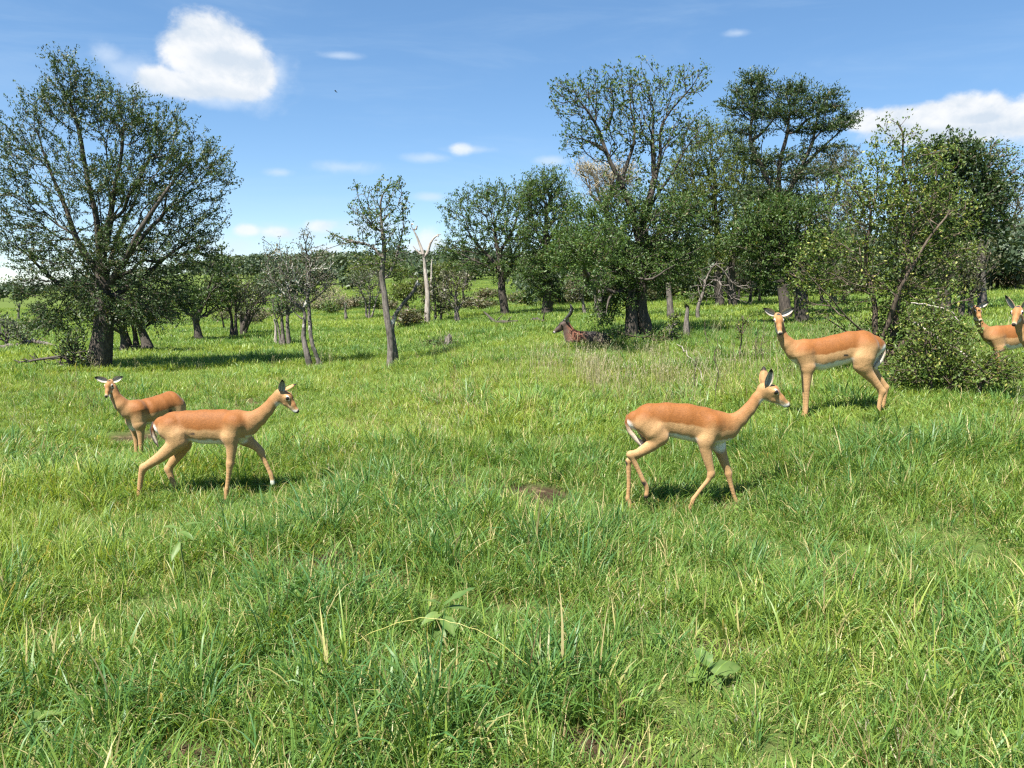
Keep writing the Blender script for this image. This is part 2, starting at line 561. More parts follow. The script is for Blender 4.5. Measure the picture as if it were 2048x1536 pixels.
def scatter_tree(coll):
    ng = bpy.data.node_groups.new("scatter_" + coll.name, 'GeometryNodeTree')
    ng.interface.new_socket("Geometry", in_out='INPUT', socket_type='NodeSocketGeometry')
    ng.interface.new_socket("Geometry", in_out='OUTPUT', socket_type='NodeSocketGeometry')
    gi = ng.nodes.new('NodeGroupInput')
    go = ng.nodes.new('NodeGroupOutput')
    ci = ng.nodes.new('GeometryNodeCollectionInfo')
    ci.inputs['Collection'].default_value = coll
    ci.inputs['Separate Children'].default_value = True
    ci.inputs['Reset Children'].default_value = True
    ip = ng.nodes.new('GeometryNodeInstanceOnPoints')
    def named(nm, typ):
        n = ng.nodes.new('GeometryNodeInputNamedAttribute')
        n.data_type = typ
        n.inputs['Name'].default_value = nm
        return n.outputs[0]
    ng.links.new(gi.outputs[0], ip.inputs['Points'])
    ng.links.new(ci.outputs[0], ip.inputs['Instance'])
    ip.inputs['Pick Instance'].default_value = True
    ng.links.new(named('idx', 'INT'), ip.inputs['Instance Index'])
    er = ng.nodes.new('FunctionNodeEulerToRotation')
    ng.links.new(named('rot', 'FLOAT_VECTOR'), er.inputs[0])
    ng.links.new(er.outputs[0], ip.inputs['Rotation'])
    ng.links.new(named('scl', 'FLOAT_VECTOR'), ip.inputs['Scale'])
    ng.links.new(ip.outputs[0], go.inputs[0])
    return ng

def scatter(name, label, coll, P, rot, scl, tint, mat):
    n = len(P)
    me = bpy.data.meshes.new(name)
    me.vertices.add(n)
    me.vertices.foreach_set("co", np.asarray(P, dtype=np.float32).ravel())
    def add(nm, typ, key, data):
        a = me.attributes.new(nm, typ, 'POINT')
        a.data.foreach_set(key, data.ravel())
    add('idx', 'INT', 'value', RNG.integers(0, len(coll.objects), n).astype(np.int32))
    add('rot', 'FLOAT_VECTOR', 'vector', np.asarray(rot, dtype=np.float32))
    add('scl', 'FLOAT_VECTOR', 'vector', np.asarray(scl, dtype=np.float32))
    add('tint', 'FLOAT', 'value', np.asarray(tint, dtype=np.float32))
    o = obj(name, me, mat)
    md = o.modifiers.new("scatter", 'NODES')
    md.node_group = scatter_tree(coll)
    tag(o, label, kind='stuff')
    return o

def sector(n, r0, r1, half=0.80, power=1.0):
    """n random ground points between two distances, spread evenly over the area (power<1: denser near)"""
    th = RNG.uniform(-half, half, n)
    q = RNG.random(n)
    r = np.sqrt(r0 * r0 + q ** power * (r1 * r1 - r0 * r0))
    return np.sin(th) * r, np.cos(th) * r

SHORT = []          # (x, y, r): spots where grass is kept low so that legs show
def patchiness(x, y):
    return vnoise(x * 0.22 + 9, y * 0.30 + 3, 21, 3), vnoise(x * 0.9 + 2, y * 0.9 + 7, 22, 3), vnoise(x * 0.12 + 30, y * 0.12 + 11, 23, 2)

def lay(name, label, coll, mat, n, r0, r1, size, tall_bias=0.0, keep=None, tint_shift=0.0, power=1.0, zsc=(0.75, 1.3), patch_w=0.65):
    x, y = sector(n, r0, r1, power=power)
    p1, p2, p3 = patchiness(x, y)
    b = bare_mask(x, y)
    ok = RNG.random(len(x)) > b * 0.90
    if keep is not None:
        ok &= RNG.random(len(x)) < keep(x, y, p1, p2, p3)
    x, y, p1, p2, p3 = x[ok], y[ok], p1[ok], p2[ok], p3[ok]
    n = len(x)
    s = size * (zsc[0] + (zsc[1] - zsc[0]) * RNG.random(n)) * (0.50 + 0.95 * p2)
    low = np.ones(n)
    for (cx, cy, cr, f) in SHORT:
        low = np.minimum(low, f + (1 - f) * sstep(np.hypot(x - cx, y - cy), cr * 0.6, cr * 1.3))
    sc3 = np.stack([s * (0.5 + 0.5 * low), s * (0.5 + 0.5 * low), s * (0.85 + 0.35 * RNG.random(n)) * low], -1)
    rot = np.stack([RNG.normal(0, 0.10, n), RNG.normal(0, 0.10, n), RNG.uniform(0, 6.283, n)], -1)
    tint = np.clip(patch_w * sstep(p1, 0.25, 0.75) + (0.95 - patch_w) * p2 + RNG.normal(0, 0.13, n) + tint_shift, 0, 1)
    return scatter(name, label, coll, np.stack([x, y, ground_z(x, y) - 0.008], -1), rot, sc3, tint, mat)

def build_grass():
    near = tuft_collection("short_tuft", [tuft(100 + i, 52, .105, .06, .23, .0062, .50, .11, 4, 1.0) for i in range(12)], M_GRASS)
    low = tuft_collection("low_tuft", [tuft(150 + i, 56, .14, .04, .13, .0070, .80, .30, 3, .8) for i in range(8)], M_GRASS)
    tall = tuft_collection("tall_tuft", [tuft(200 + i, 36, .075, .12, .36, .0078, .42, .05, 5, 1.35) for i in range(10)], M_TALL)
    tall2 = tuft_collection("leafy_tuft", [tuft(250 + i, 34, .075, .12, .34, .0088, .34, .05, 5, .9) for i in range(8)], M_GRASS)
    dry = tuft_collection("withered_tuft", [tuft(300 + i, 22, .12, .08, .34, .0036, .75, .25, 4, .7) for i in range(6)], M_DRY)
    mid = tuft_collection("mid_tuft", [tuft(400 + i, 76, .19, .07, .20, .009, .50, .08, 3, .9) for i in range(10)], M_GRASS)
    midt = tuft_collection("mid_tall_tuft", [tuft(450 + i, 50, .14, .12, .33, .011, .42, .03, 4, 1.1) for i in range(8)], M_TALL)
    far = tuft_collection("far_tuft", [tuft(500 + i, 80, .42, .08, .22, .020, .45, .05, 2, .7) for i in range(8)], M_GRASS)
    seed = tuft_collection("seed_tuft", [seed_tuft(600 + i, 9, .16, .22, .42) for i in range(6)], M_SEED)
    hrb = tuft_collection("small_herb", [herb(700 + i, 34, .15, .10, .045, .013) for i in range(6)], M_FORB)

    lay("short_grass", "short yellow green meadow grass covering the near slope", near, M_GRASS, 10500, 2.2, 9.0, 1.08, power=1.25,
        keep=lambda x, y, a, b, c: 0.30 + 0.70 * sstep(b, 0.36, 0.55))
    lay("low_grass", "matted low grass between the taller tufts near the camera", low, M_GRASS, 2300, 2.2, 9.0, 1.0, power=1.25, tint_shift=.1)
    lay("tall_grass", "blue green long bladed grass tufts scattered over the near slope", tall, M_TALL, 2000, 2.2, 9.0, 1.0, power=1.3,
        keep=lambda x, y, a, b, c: 0.10 + 0.9 * sstep(b, 0.48, 0.62))
    lay("leafy_grass", "bright broad bladed grass standing in clumps on the near slope", tall2, M_GRASS, 3300, 2.2, 9.0, 1.08, power=1.3, tint_shift=.12,
        keep=lambda x, y, a, b, c: 0.12 + 0.88 * sstep(a, 0.45, 0.60))
    lay("dry_grass", "withered straw coloured grass lying among the green", dry, M_DRY, 3000, 2.2, 18.0, 1.0, power=1.6,
        keep=lambda x, y, a, b, c: 0.18 + 0.82 * sstep(a * 0.5 + b * 0.5, 0.5, 0.62))
    lay("middle_grass", "even green grass on the meadow around the antelopes", mid, M_GRASS, 17000, 8.0, 27.0, 1.0, power=1.35)
    lay("middle_tall_grass", "darker long grass in patches around the antelopes", midt, M_TALL, 3600, 8.2, 26.0, 1.0, power=1.2,
        keep=lambda x, y, a, b, c: 0.06 + 0.94 * sstep(b, 0.50, 0.64))
    lay("far_grass", "fine green grass of the distant meadow and slope", far, M_GRASS, 52000, 22.0, 160.0, 1.0, power=1.9, zsc=(.7, 1.2))
    lay("grass_ears", "pale grass ears on thin stalks above the meadow", seed, M_SEED, 700, 3.0, 22.0, 1.0, power=1.5,
        keep=lambda x, y, a, b, c: 0.10 + 0.9 * sstep(c, 0.52, 0.66))
    weed = tuft_collection("weed_stem", [tuft(800 + i, 14, .10, .16, .40, .0045, .22, .9, 4, .35) for i in range(6)], M_WEED)
    lay("weed_stems", "thin reddish brown weed stems standing in the grass", weed, M_WEED, 900, 3.0, 20.0, 1.0, power=1.5,
        keep=lambda x, y, a, b, c: 0.08 + 0.92 * sstep(a * .4 + c * .6, 0.50, 0.60))
    lay("low_herbs", "small leaved herbs growing between the grass", hrb, M_FORB, 2600, 2.5, 24.0, 1.0, power=1.7,
        keep=lambda x, y, a, b, c: 0.10 + 0.9 * sstep(c * 0.5 + b * 0.5, 0.50, 0.62))
    # the patch of pale seed heads in front of the resting antelope and the scrubby stalks near the dark bush
    for (u, v, n, sp) in ((1185, 768, 60, 1.0), (1290, 760, 40, 1.2), (1440, 770, 50, 1.2)):
        c = ground_hit(u, v)
        x, y = c[0] + RNG.normal(0, sp * .5, n), c[1] + RNG.normal(0, sp, n)
        s = np.full(n, 1.15) * (0.7 + 0.6 * RNG.random(n))
        scatter("grass_ears", "cluster of pale grass ears standing on the meadow", seed, np.stack([x, y, ground_z(x, y)], -1),
                np.stack([0 * x, 0 * x, RNG.uniform(0, 6.28, n)], -1), np.stack([s, s, s], -1), RNG.random(n), M_SEED)
# ------------------------------------------------------------------ animals: one continuous body grown from a distance field
def surface_nets(D, origin, h):
    """smooth mesh of the zero level of a sampled distance field"""
    s = D < 0
    nx, ny, nz = D.shape
    cells = np.zeros((nx - 1, ny - 1, nz - 1), dtype=np.int8)
    for i in (0, 1):
        for j in (0, 1):
            for k in (0, 1):
                cells += s[i:nx - 1 + i, j:ny - 1 + j, k:nz - 1 + k]
    act = (cells > 0) & (cells < 8)
    ci = np.argwhere(act)
    vid = -np.ones(act.shape, dtype=np.int64)
    vid[act] = np.arange(len(ci))
    acc = np.zeros((len(ci), 3))
    cnt = np.zeros(len(ci))
    corners = [(i, j, k) for i in (0, 1) for j in (0, 1) for k in (0, 1)]
    val = {c: D[ci[:, 0] + c[0], ci[:, 1] + c[1], ci[:, 2] + c[2]] for c in corners}
    for a in corners:
        for ax in range(3):
            if a[ax] == 0:
                b = list(a); b[ax] = 1; b = tuple(b)
                va, vb = val[a], val[b]
                cr = (va < 0) != (vb < 0)
                t = np.where(cr, va / np.where(va == vb, 1, va - vb), 0)
                p = np.tile(np.array(a, dtype=float), (len(ci), 1))
                p[:, ax] += t
                acc[cr] += p[cr]
                cnt[cr] += 1
    V = origin + h * (ci + acc / cnt[:, None])
    Q = []
    for ax in range(3):
        o1, o2 = [(1, 2), (2, 0), (0, 1)][ax]
        sl0 = [slice(None)] * 3; sl1 = [slice(None)] * 3
        sl0[ax] = slice(0, -1); sl1[ax] = slice(1, None)
        ch = s[tuple(sl0)] != s[tuple(sl1)]
        e = np.argwhere(ch)
        e = e[(e[:, o1] > 0) & (e[:, o2] > 0) & (e[:, o1] < D.shape[o1] - 1) & (e[:, o2] < D.shape[o2] - 1)]
        flip = s[e[:, 0], e[:, 1], e[:, 2]]
        def cell(d1, d2):
            c = e.copy()
            c[:, o1] += d1; c[:, o2] += d2
            return vid[c[:, 0], c[:, 1], c[:, 2]]
        q = np.stack([cell(-1, -1), cell(0, -1), cell(0, 0), cell(-1, 0)], -1)
        q = np.where(flip[:, None], q, q[:, ::-1])
        Q.append(q)
    return V, np.concatenate(Q)

def cone_d(P, pr):
    a, b, ra, rb, lat, lax = pr['a'], pr['b'], pr['ra'], pr['rb'], pr['lat'], pr['lax']
    q = P - a
    ba = b - a
    if lat != 1.0:
        f = 1.0 / lat - 1.0
        q = q + (q @ lax)[..., None] * lax * f
        ba = ba + lax * (ba @ lax) * f
    L = max(ba @ ba, 1e-9)
    t = np.clip((q @ ba) / L, 0, 1)
    d = np.linalg.norm(q - t[..., None] * ba, axis=-1) - (ra + t * (rb - ra))
    return d, t

def grow_body(prims, h):
    lo = np.min([np.minimum(p['a'] - p['ra'], p['b'] - p['rb']) for p in prims], 0) - 0.05
    hi = np.max([np.maximum(p['a'] + p['ra'], p['b'] + p['rb']) for p in prims], 0) + 0.05
    n = np.ceil((hi - lo) / h).astype(int) + 1
    D = np.full(n, 0.2, dtype=np.float64)
    groups = {}
    for i, p in enumerate(prims):
        groups.setdefault(p.get('chain', -i - 1), []).append(p)
    for ps in groups.values():
        m = ps[0]['k'] + 0.03
        l = np.min([np.minimum(p['a'] - p['ra'], p['b'] - p['rb']) for p in ps], 0) - m
        u = np.max([np.maximum(p['a'] + p['ra'], p['b'] + p['rb']) for p in ps], 0) + m
        i0 = np.clip(((l - lo) / h).astype(int), 0, n - 1)
        i1 = np.clip(((u - lo) / h).astype(int) + 2, 1, n)
        gx, gy, gz = [lo[k] + h * np.arange(i0[k], i1[k]) for k in range(3)]
        P = np.stack(np.meshgrid(gx, gy, gz, indexing='ij'), -1)
        d = None
        for p in ps:
            di, _ = cone_d(P, p)
            if d is None:
                d = di
            else:
                kk = 0.006 if len(ps) > 8 else 0.014
                hh = np.clip(0.5 + 0.5 * (d - di) / kk, 0, 1)
                d = d + (di - d) * hh - kk * hh * (1 - hh)
        S = D[i0[0]:i1[0], i0[1]:i1[1], i0[2]:i1[2]]
        k = ps[0]['k']
        hh = np.clip(0.5 + 0.5 * (S - d) / k, 0, 1)
        S[...] = S + (d - S) * hh - k * hh * (1 - hh)
    return surface_nets(D, lo, h)

# coat colours (albedo)
RUFOUS = np.array((0.205, 0.076, 0.017))
TAN = np.array((0.385, 0.230, 0.105))
PALE = np.array((0.490, 0.365, 0.220))
WHITE = np.array((0.70, 0.67, 0.61))
BLACK = np.array((0.020, 0.016, 0.014))

def mat_fur():
    m, t, out = new_mat("short_fur")
    c = t.n('ShaderNodeAttribute', attribute_name="fur").outputs['Color']
    tc = t.n('ShaderNodeTexCoord').outputs['Object']
    n1 = t.noise(tc, 11, 5, 0.62, 0.4)
    n2 = t.noise(t.mapping(tc, rot=(0, 0.35, 0), scale=(0.30, 1, 1.5)), 210, 4, 0.75, 0.3)
    n3 = t.noise(t.mapping(tc, scale=(1.6, 1, 0.5)), 13, 2, 0.5)
    c = t.mix(0.50, c, t.mix(n1, (0.60, 0.56, 0.52), (1.38, 1.38, 1.36)), 'MULTIPLY')
    c = t.mix(0.85, c, t.mix(t.mr(n2, 0.25, 0.75), (0.52, 0.50, 0.48), (1.46, 1.46, 1.46)), 'MULTIPLY')
    p = t.n('ShaderNodeBsdfPrincipled')
    t.link(c, p.inputs['Base Color'])
    p.inputs['Roughness'].default_value = 0.62
    p.inputs['Specular IOR Level'].default_value = 0.25
    p.inputs['Sheen Weight'].default_value = 0.10
    p.inputs['Sheen Roughness'].default_value = 0.4
    b = t.n('ShaderNodeBump')
    b.inputs['Strength'].default_value = 0.55
    b.inputs['Distance'].default_value = 0.010
    t.link(t.m('ADD', t.m('MULTIPLY', n2, 0.45), t.m('ADD', t.m('MULTIPLY', n1, 0.9), t.m('MULTIPLY', n3, 0.9))), b.inputs['Height'])
    t.link(b.outputs[0], p.inputs['Normal'])
    t.link(p.outputs[0], out.inputs[0])
    return m

def mat_simple(name, col, rough=0.5, spec=0.5, scale=60, var=0.35):
    m, t, out = new_mat(name)
    tc = t.n('ShaderNodeTexCoord').outputs['Object']
    n1 = t.noise(tc, scale, 3, 0.6)
    c = t.mix(n1, tuple(x * (1 - var) for x in col), tuple(x * (1 + var) for x in col))
    p = t.n('ShaderNodeBsdfPrincipled')
    t.link(c, p.inputs['Base Color'])
    p.inputs['Roughness'].default_value = rough
    p.inputs['Specular IOR Level'].default_value = spec
    t.link(p.outputs[0], out.inputs[0])
    return m

M_FUR = mat_fur()
M_EYE = mat_simple("wet_dark_eye", (0.012, 0.008, 0.006), 0.06, 0.6)
M_HORN = mat_simple("ridged_horn", (0.030, 0.026, 0.024), 0.45, 0.4)

def ear_mesh(base, dirv, face, L, wid, outer, inner, tipc, tip_from=0.72, cup=0.45):
    """a hollow leaf-shaped ear: outer and inner skin, joined at the rim"""
    d = unit(dirv)
    f = np.asarray(face, dtype=float)
    f = unit(f - d * f.dot(d))
    s = np.cross(d, f)
    nu, nv = 11, 9
    V, C = [], []
    for layer in (0, 1):
        for i in range(nu):
            t = i / (nu - 1)
            w = wid * (math.sin(math.pi * min(1, 0.10 + 0.90 * t) ** 0.80) ** 0.75 if t < 1 else 0.0)
            w = max(w, 0.10 * wid * (1 - t))
            for j in range(nv):
                x = (j / (nv - 1)) * 2 - 1
                cur = cup * w * (x * x - 0.55) + 0.10 * L * t * t
                p = base + d * L * t + s * w * x * 0.5 * 1.0 + f * (cur * 0.8 - (0.004 if layer == 0 else 0.0))
                V.append(p)
                if layer == 0:
                    c = outer
                else:
                    stripe = 0.5 + 0.5 * math.cos(x * 9.0)
                    c = inner * (0.35 + 0.65 * stripe) if abs(x) < 0.85 else PALE * 0.8
                k = float(sstep(np.array(t + 0.06 * abs(x)), tip_from, tip_from + 0.12))
                C.append(c * (1 - k) + tipc * k)
    q = []
    n1 = nu * nv
    for i in range(nu - 1):
        for j in range(nv - 1):
            a = i * nv + j
            q.append((a, a + nv, a + nv + 1, a + 1))
            q.append((n1 + a, n1 + a + 1, n1 + a + nv + 1, n1 + a + nv))
    for i in range(nu - 1):
        for j in (0, nv - 1):
            a = i * nv + j
            q.append((a, n1 + a, n1 + a + nv, a + nv))
    return np.array(V), [np.array(q)], np.array(C)

def ball(c, r, seg=14, ring=9, scale=(1, 1, 1)):
    V, q = [], []
    for i in range(ring + 1):
        ph = math.pi * i / ring
        for j in range(seg):
            a = 2 * math.pi * j / seg
            V.append((c[0] + r * scale[0] * math.sin(ph) * math.cos(a), c[1] + r * scale[1] * math.sin(ph) * math.sin(a), c[2] + r * scale[2] * math.cos(ph)))
    for i in range(ring):
        for j in range(seg):
            q.append((i * seg + j, (i + 1) * seg + j, (i + 1) * seg + (j + 1) % seg, i * seg + (j + 1) % seg))
    return np.array(V), np.array(q)

def tube(pts, rad, k=8, cap=True):
    """a swept tube through points with radii"""
    pts, rad = np.asarray(pts, dtype=float), np.asarray(rad, dtype=float)
    n = len(pts)
    T = unit(np.gradient(pts, axis=0))
    ref = np.array([0.31, 0.87, 0.21])
    A = unit(np.cross(T, ref)); B = np.cross(T, A)
    ang = np.linspace(0, 2 * math.pi, k, endpoint=False)
    V = (pts[:, None] + rad[:, None, None] * (np.cos(ang)[None, :, None] * A[:, None] + np.sin(ang)[None, :, None] * B[:, None])).reshape(-1, 3)
    q = []
    for i in range(n - 1):
        for j in range(k):
            q.append((i * k + j, i * k + (j + 1) % k, (i + 1) * k + (j + 1) % k, (i + 1) * k + j))
    F_ = [np.array(q)]
    if cap:
        V = np.vstack([V, pts[:1], pts[-1:]])
        c0, c1 = n * k, n * k + 1
        F_.append(np.array([(c0, (j + 1) % k, j) for j in range(k)] + [(c1, (n - 1) * k + j, (n - 1) * k + (j + 1) % k) for j in range(k)]))
    return V, F_

class Beast:
    """traces one animal: zoom-window pixels (zx, zy) plus a sideways offset in metres become points of its own frame"""
    def __init__(s, u0, v0, zs, Y, foot_zx, foot_zy, mag=1.0):
        s.u0, s.v0, s.zs, s.Y = u0, v0, zs, Y
        s.fz = (foot_zx, foot_zy)
        u, v = u0 + foot_zx / zs, v0 + foot_zy / zs
        s.base = at(u, v, Y)
        s.k = mpp(Y) / zs * (1.0 / math.cos(math.atan2(abs(u - 1024), F)) ** 0)
        s.prims, s.spots, s.nc = [], [], 0
        s.lat = np.array([0, 1.0, 0])
    def P(s, zx, zy, dy=0.0):
        return at(s.u0 + zx / s.zs, s.v0 + zy / s.zs, s.Y + dy) - s.base
    def chain(s, pts, dy=0.0, lat=1.0, k=0.03, kind='leg', rs=1.0):
        """pts: (zx, zy, r_zoom[, dy])"""
        n = [(s.P(p[0], p[1], p[3] if len(p) > 3 else dy), p[2] * s.k * rs * (.79 if kind == 'leg' and p[2] < 32 else .90 if kind == 'leg' and p[2] < 40 else 1.0)) for p in pts]
        if kind == 'leg' and len(n) > 2:                   # a smooth curve through the joints
            Q = np.array([np.append(a, r) for a, r in n])
            Q[1:-1, 3] = Q[1:-1, 3] * .7 + (Q[:-2, 3] + Q[2:, 3]) * .15
            E = np.vstack([2 * Q[0] - Q[1], Q, 2 * Q[-1] - Q[-2]])
            out = []
            for i in range(1, len(E) - 2):
                for t in (0, .25, .5, .75):
                    a, b, c, d = E[i - 1:i + 3]
                    cat = .5 * (2 * b + (c - a) * t + (2 * a - 5 * b + 4 * c - d) * t * t + (3 * b - a - 3 * c + d) * t ** 3)
                    lin = b * (1 - t) + c * t
                    out.append(cat * .6 + lin * .4)
            out.append(E[-2])
            n = [(q[:3], max(q[3], .008)) for q in out]
        for (a, ra), (b, rb) in zip(n[:-1], n[1:]):
            s.prims.append(dict(a=a, b=b, ra=ra, rb=rb, lat=lat, lax=s.lat, k=k, kind=kind, chain=s.nc))
        s.nc += 1
        return n
    def spot(s, a, r, col, b=None, soft=0.35):
        s.spots.append((np.asarray(a, dtype=float), np.asarray(a if b is None else b, dtype=float), r, np.asarray(col), soft))

def head_frame(C, fwd, size):
    f = unit(np.asarray(fwd, dtype=float))
    l = unit(np.cross((0, 0, 1.0), f))
    u = np.cross(f, l)
    return lambda x, y, z: C + (f * x + l * y + u * z) * size, f, l, u

def add_head(B, C, fwd, size=1.0, roll=None):
    H, f, l, u = head_frame(C, fwd, size)
    def pr(a, b, ra, rb, lat, k, kind='head'):
        B.prims.append(dict(a=H(*a), b=H(*b), ra=ra * size, rb=rb * size, lat=lat, lax=l, k=k, kind=kind))
    pr((-.030, 0, .000), (.040, 0, .010), .056, .054, .86, .02)        # braincase and brow
    pr((.040, 0, .004), (.125, 0, -.024), .050, .033, .80, .025)       # face
    pr((.125, 0, -.026), (.196, 0, -.048), .032, .0225, .92, .02)      # muzzle
    pr((.188, .006, -.046), (.205, 0, -.054), .021, .0175, 1.0, .012)  # nose
    pr((-.020, 0, -.040), (.060, 0, -.052), .040, .030, .80, .03)      # cheek
    pr((.060, 0, -.050), (.180, 0, -.070), .026, .013, .85, .02)       # jaw
    for sy in (-1, 1):
        pr((.040, sy * .038, .018), (.062, sy * .036, .010), .020, .018, 1.0, .012)   # brow over the eye
    B.spot(H(.04, 0, .07), .05 * size, RUFOUS * .75 + TAN * .4, H(.15, 0, .010), .5)                   # bridge of the nose
    B.spot(H(-.012, 0, .058), .024 * size, BLACK * 2, None, .4)                       # dark crown
    for sy in (-1, 1):
        B.spot(H(.066, sy * .052, .032), .0095 * size, WHITE, H(.040, sy * .054, .034), .5)
        B.spot(H(.076, sy * .048, .004), .010 * size, WHITE, None, .5)
        B.spot(H(.055, sy * .055, -.012), .014 * size, PALE, None, .5)
        B.spot(H(.100, sy * .040, -.048), .016 * size, PALE, H(.17, sy * .028, -.058), .5)
    B.spot(H(.190, 0, -.092), .030 * size, WHITE * .9, H(.10, 0, -.100), .35)              # chin and lower lip
    B.spot(H(.04, 0, -.105), .035 * size, WHITE, H(-.02, 0, -.10), .4)                # throat patch
    for sy in (-1, 1):
        B.spot(H(.196, sy * .020, -.058), .014 * size, WHITE * .92, H(.180, sy * .024, -.064), .4)
    B.spot(H(.200, 0, -.056), .027 * size, WHITE * .8, None, .4)
    B.spot(H(.224, 0, -.044), .025 * size, BLACK, H(.219, 0, -.058), .22)            # nose pad
    for sy in (-1, 1):
        B.spot(H(.212, sy * .012, -.040), .0085 * size, BLACK, None, .3)
        B.spot(H(.150, sy * .026, -.068), .0035 * size, BLACK * 2, H(.205, sy * .016, -.071), .6)   # line of the mouth
    return H, f, l, u

def finish_beast(B, name, label, cat, h=0.0075, group=None, torso=None, palette=None, hb=(-.78, -.62), hs=(-.12, .04), mat=None, eye=None, wob=0.07):
    V, Q = grow_body(B.prims, h)
    n = len(V)
    rufous, tan, white = palette or (RUFOUS, TAN, WHITE)
    # height on the trunk: -1 belly line, +1 back line
    tp = [p for p in B.prims if p['kind'] == 'torso']
    best = np.full(n, 9.0); hh = np.zeros(n)
    for p in tp:
        d, t = cone_d(V, p)
        r = p['ra'] + t * (p['rb'] - p['ra'])
        c = p['a'] + t[:, None] * (p['b'] - p['a'])
        m = d < best
        hh[m] = ((V[:, 2] - c[:, 2]) / r)[m]
        best[m] = d[m]
    nzv = vnoise(V[:, 0] * 22 + 50, V[:, 2] * 22 + 50, 5, 3) - 0.5
    hh = hh + nzv * wob * 2.2
    s1 = sstep(hh, hb[0], hb[1])[:, None]
    s2 = sstep(hh, hs[0], hs[1])[:, None]
    body = white * (1 - s1) + (tan * (1 - s2) + rufous * s2) * s1
    thigh = tan * (1 - sstep(hh, -.35, .55)[:, None]) + rufous * sstep(hh, -.35, .55)[:, None]
    W_, Cc = np.zeros(n), np.zeros((n, 3))
    dmin = np.min([cone_d(V, p)[0] for p in B.prims], 0)
    for p in B.prims:
        d, t = cone_d(V, p)
        w = np.exp(-np.maximum(d - dmin, 0) / 0.018)
        k = p['kind']
        if k == 'torso': c = body
        elif k in ('thigh', 'shoulder'): c = thigh
        elif k == 'neck':
            cc = p['a'] + t[:, None] * (p['b'] - p['a'])
            ax = unit(p['b'] - p['a'])
            back = np.array([0, 0, 1.0]) - ax * ax[2]
            if abs(ax[2]) > 0.97: back = B.neck_back
            back = unit(back + getattr(B, 'neck_bias', np.zeros(3)))
            r = p['ra'] + t * (p['rb'] - p['ra'])
            g = sstep(((V - cc) @ back) / r, -.9, .8)[:, None]
            c = (tan * 0.95) * (1 - g) + (rufous * 0.7 + tan * 0.3) * g
        elif k == 'head': c = np.tile(tan * 0.95 + rufous * 0.12, (n, 1))
        elif k == 'pale': c = np.tile(PALE, (n, 1))
        elif k == 'white': c = np.tile(WHITE, (n, 1))
        elif k == 'dark': c = np.tile(rufous * .25, (n, 1))
        else: c = np.tile(tan, (n, 1))
        Cc += c * w[:, None]
        W_ += w
    Cc /= W_[:, None]
    for a, b, r, col, soft in B.spots:
        ba = b - a
        L = max(ba @ ba, 1e-12)
        t = np.clip((V - a) @ ba / L, 0, 1)
        d = np.linalg.norm(V - a - t[:, None] * ba, axis=1) / r
        k = 1 - sstep(d + nzv * 0.25, 1 - soft, 1 + soft)
        Cc = Cc * (1 - k[:, None]) + col * k[:, None]
    root = empty(name, B.base, label, cat, group)
    me = mesh_np("body", V, [Q], colors={"fur": np.clip(Cc, 0.004, 0.9)})
    obj("body", me, mat or M_FUR, root)
    SHORT.append((B.base[0], B.base[1] - .30, getattr(B, 'clear_r', .85), getattr(B, 'clear_f', .75)))
    return root

def add_part(root, name, V, Fs, C=None, mat=None):
    me = mesh_np(name, V, Fs, colors={"fur": C} if C is not None else None)
    return obj(name, me, mat or M_FUR, root)

def ears_eyes(root, H, f, l, u, size, ears, Le=0.150, We=0.062, outer=None, eye_r=.0165):
    for sy, (ed, ef) in zip((-1, 1), ears):
        d = f * ed[0] + l * ed[1] + u * ed[2]
        fc = f * ef[0] + l * ef[1] + u * ef[2]
        V, q, C = ear_mesh(H(-.035, sy * .040, .034), d, fc, Le * size, We * size, TAN if outer is None else outer, WHITE * 0.62, BLACK)
        add_part(root, "ear", V, q, C)
    for sy in (-1, 1):
        V, q = ball(H(.054, sy * .0450, .012), eye_r * 1.08 * size, 14, 9)
        add_part(root, "eye", V, [q], None, M_EYE)

def tail(root, pts, rad, tipw=True, stripe=None):
    V, q = tube(pts, rad, 8)
    n = len(pts)
    k = 8
    C = np.zeros((len(V), 3))
    for i in range(len(V)):
        s = (i // k) / (n - 1) if i < n * k else (0 if i == n * k else 1)
        C[i] = TAN * (1 - s) + WHITE * s if s > 0.25 else RUFOUS * .8
        if i < n * k and (i % k) in (stripe or ()):
            C[i] = BLACK * 1.5
    add_part(root, "tail", V, q, C)

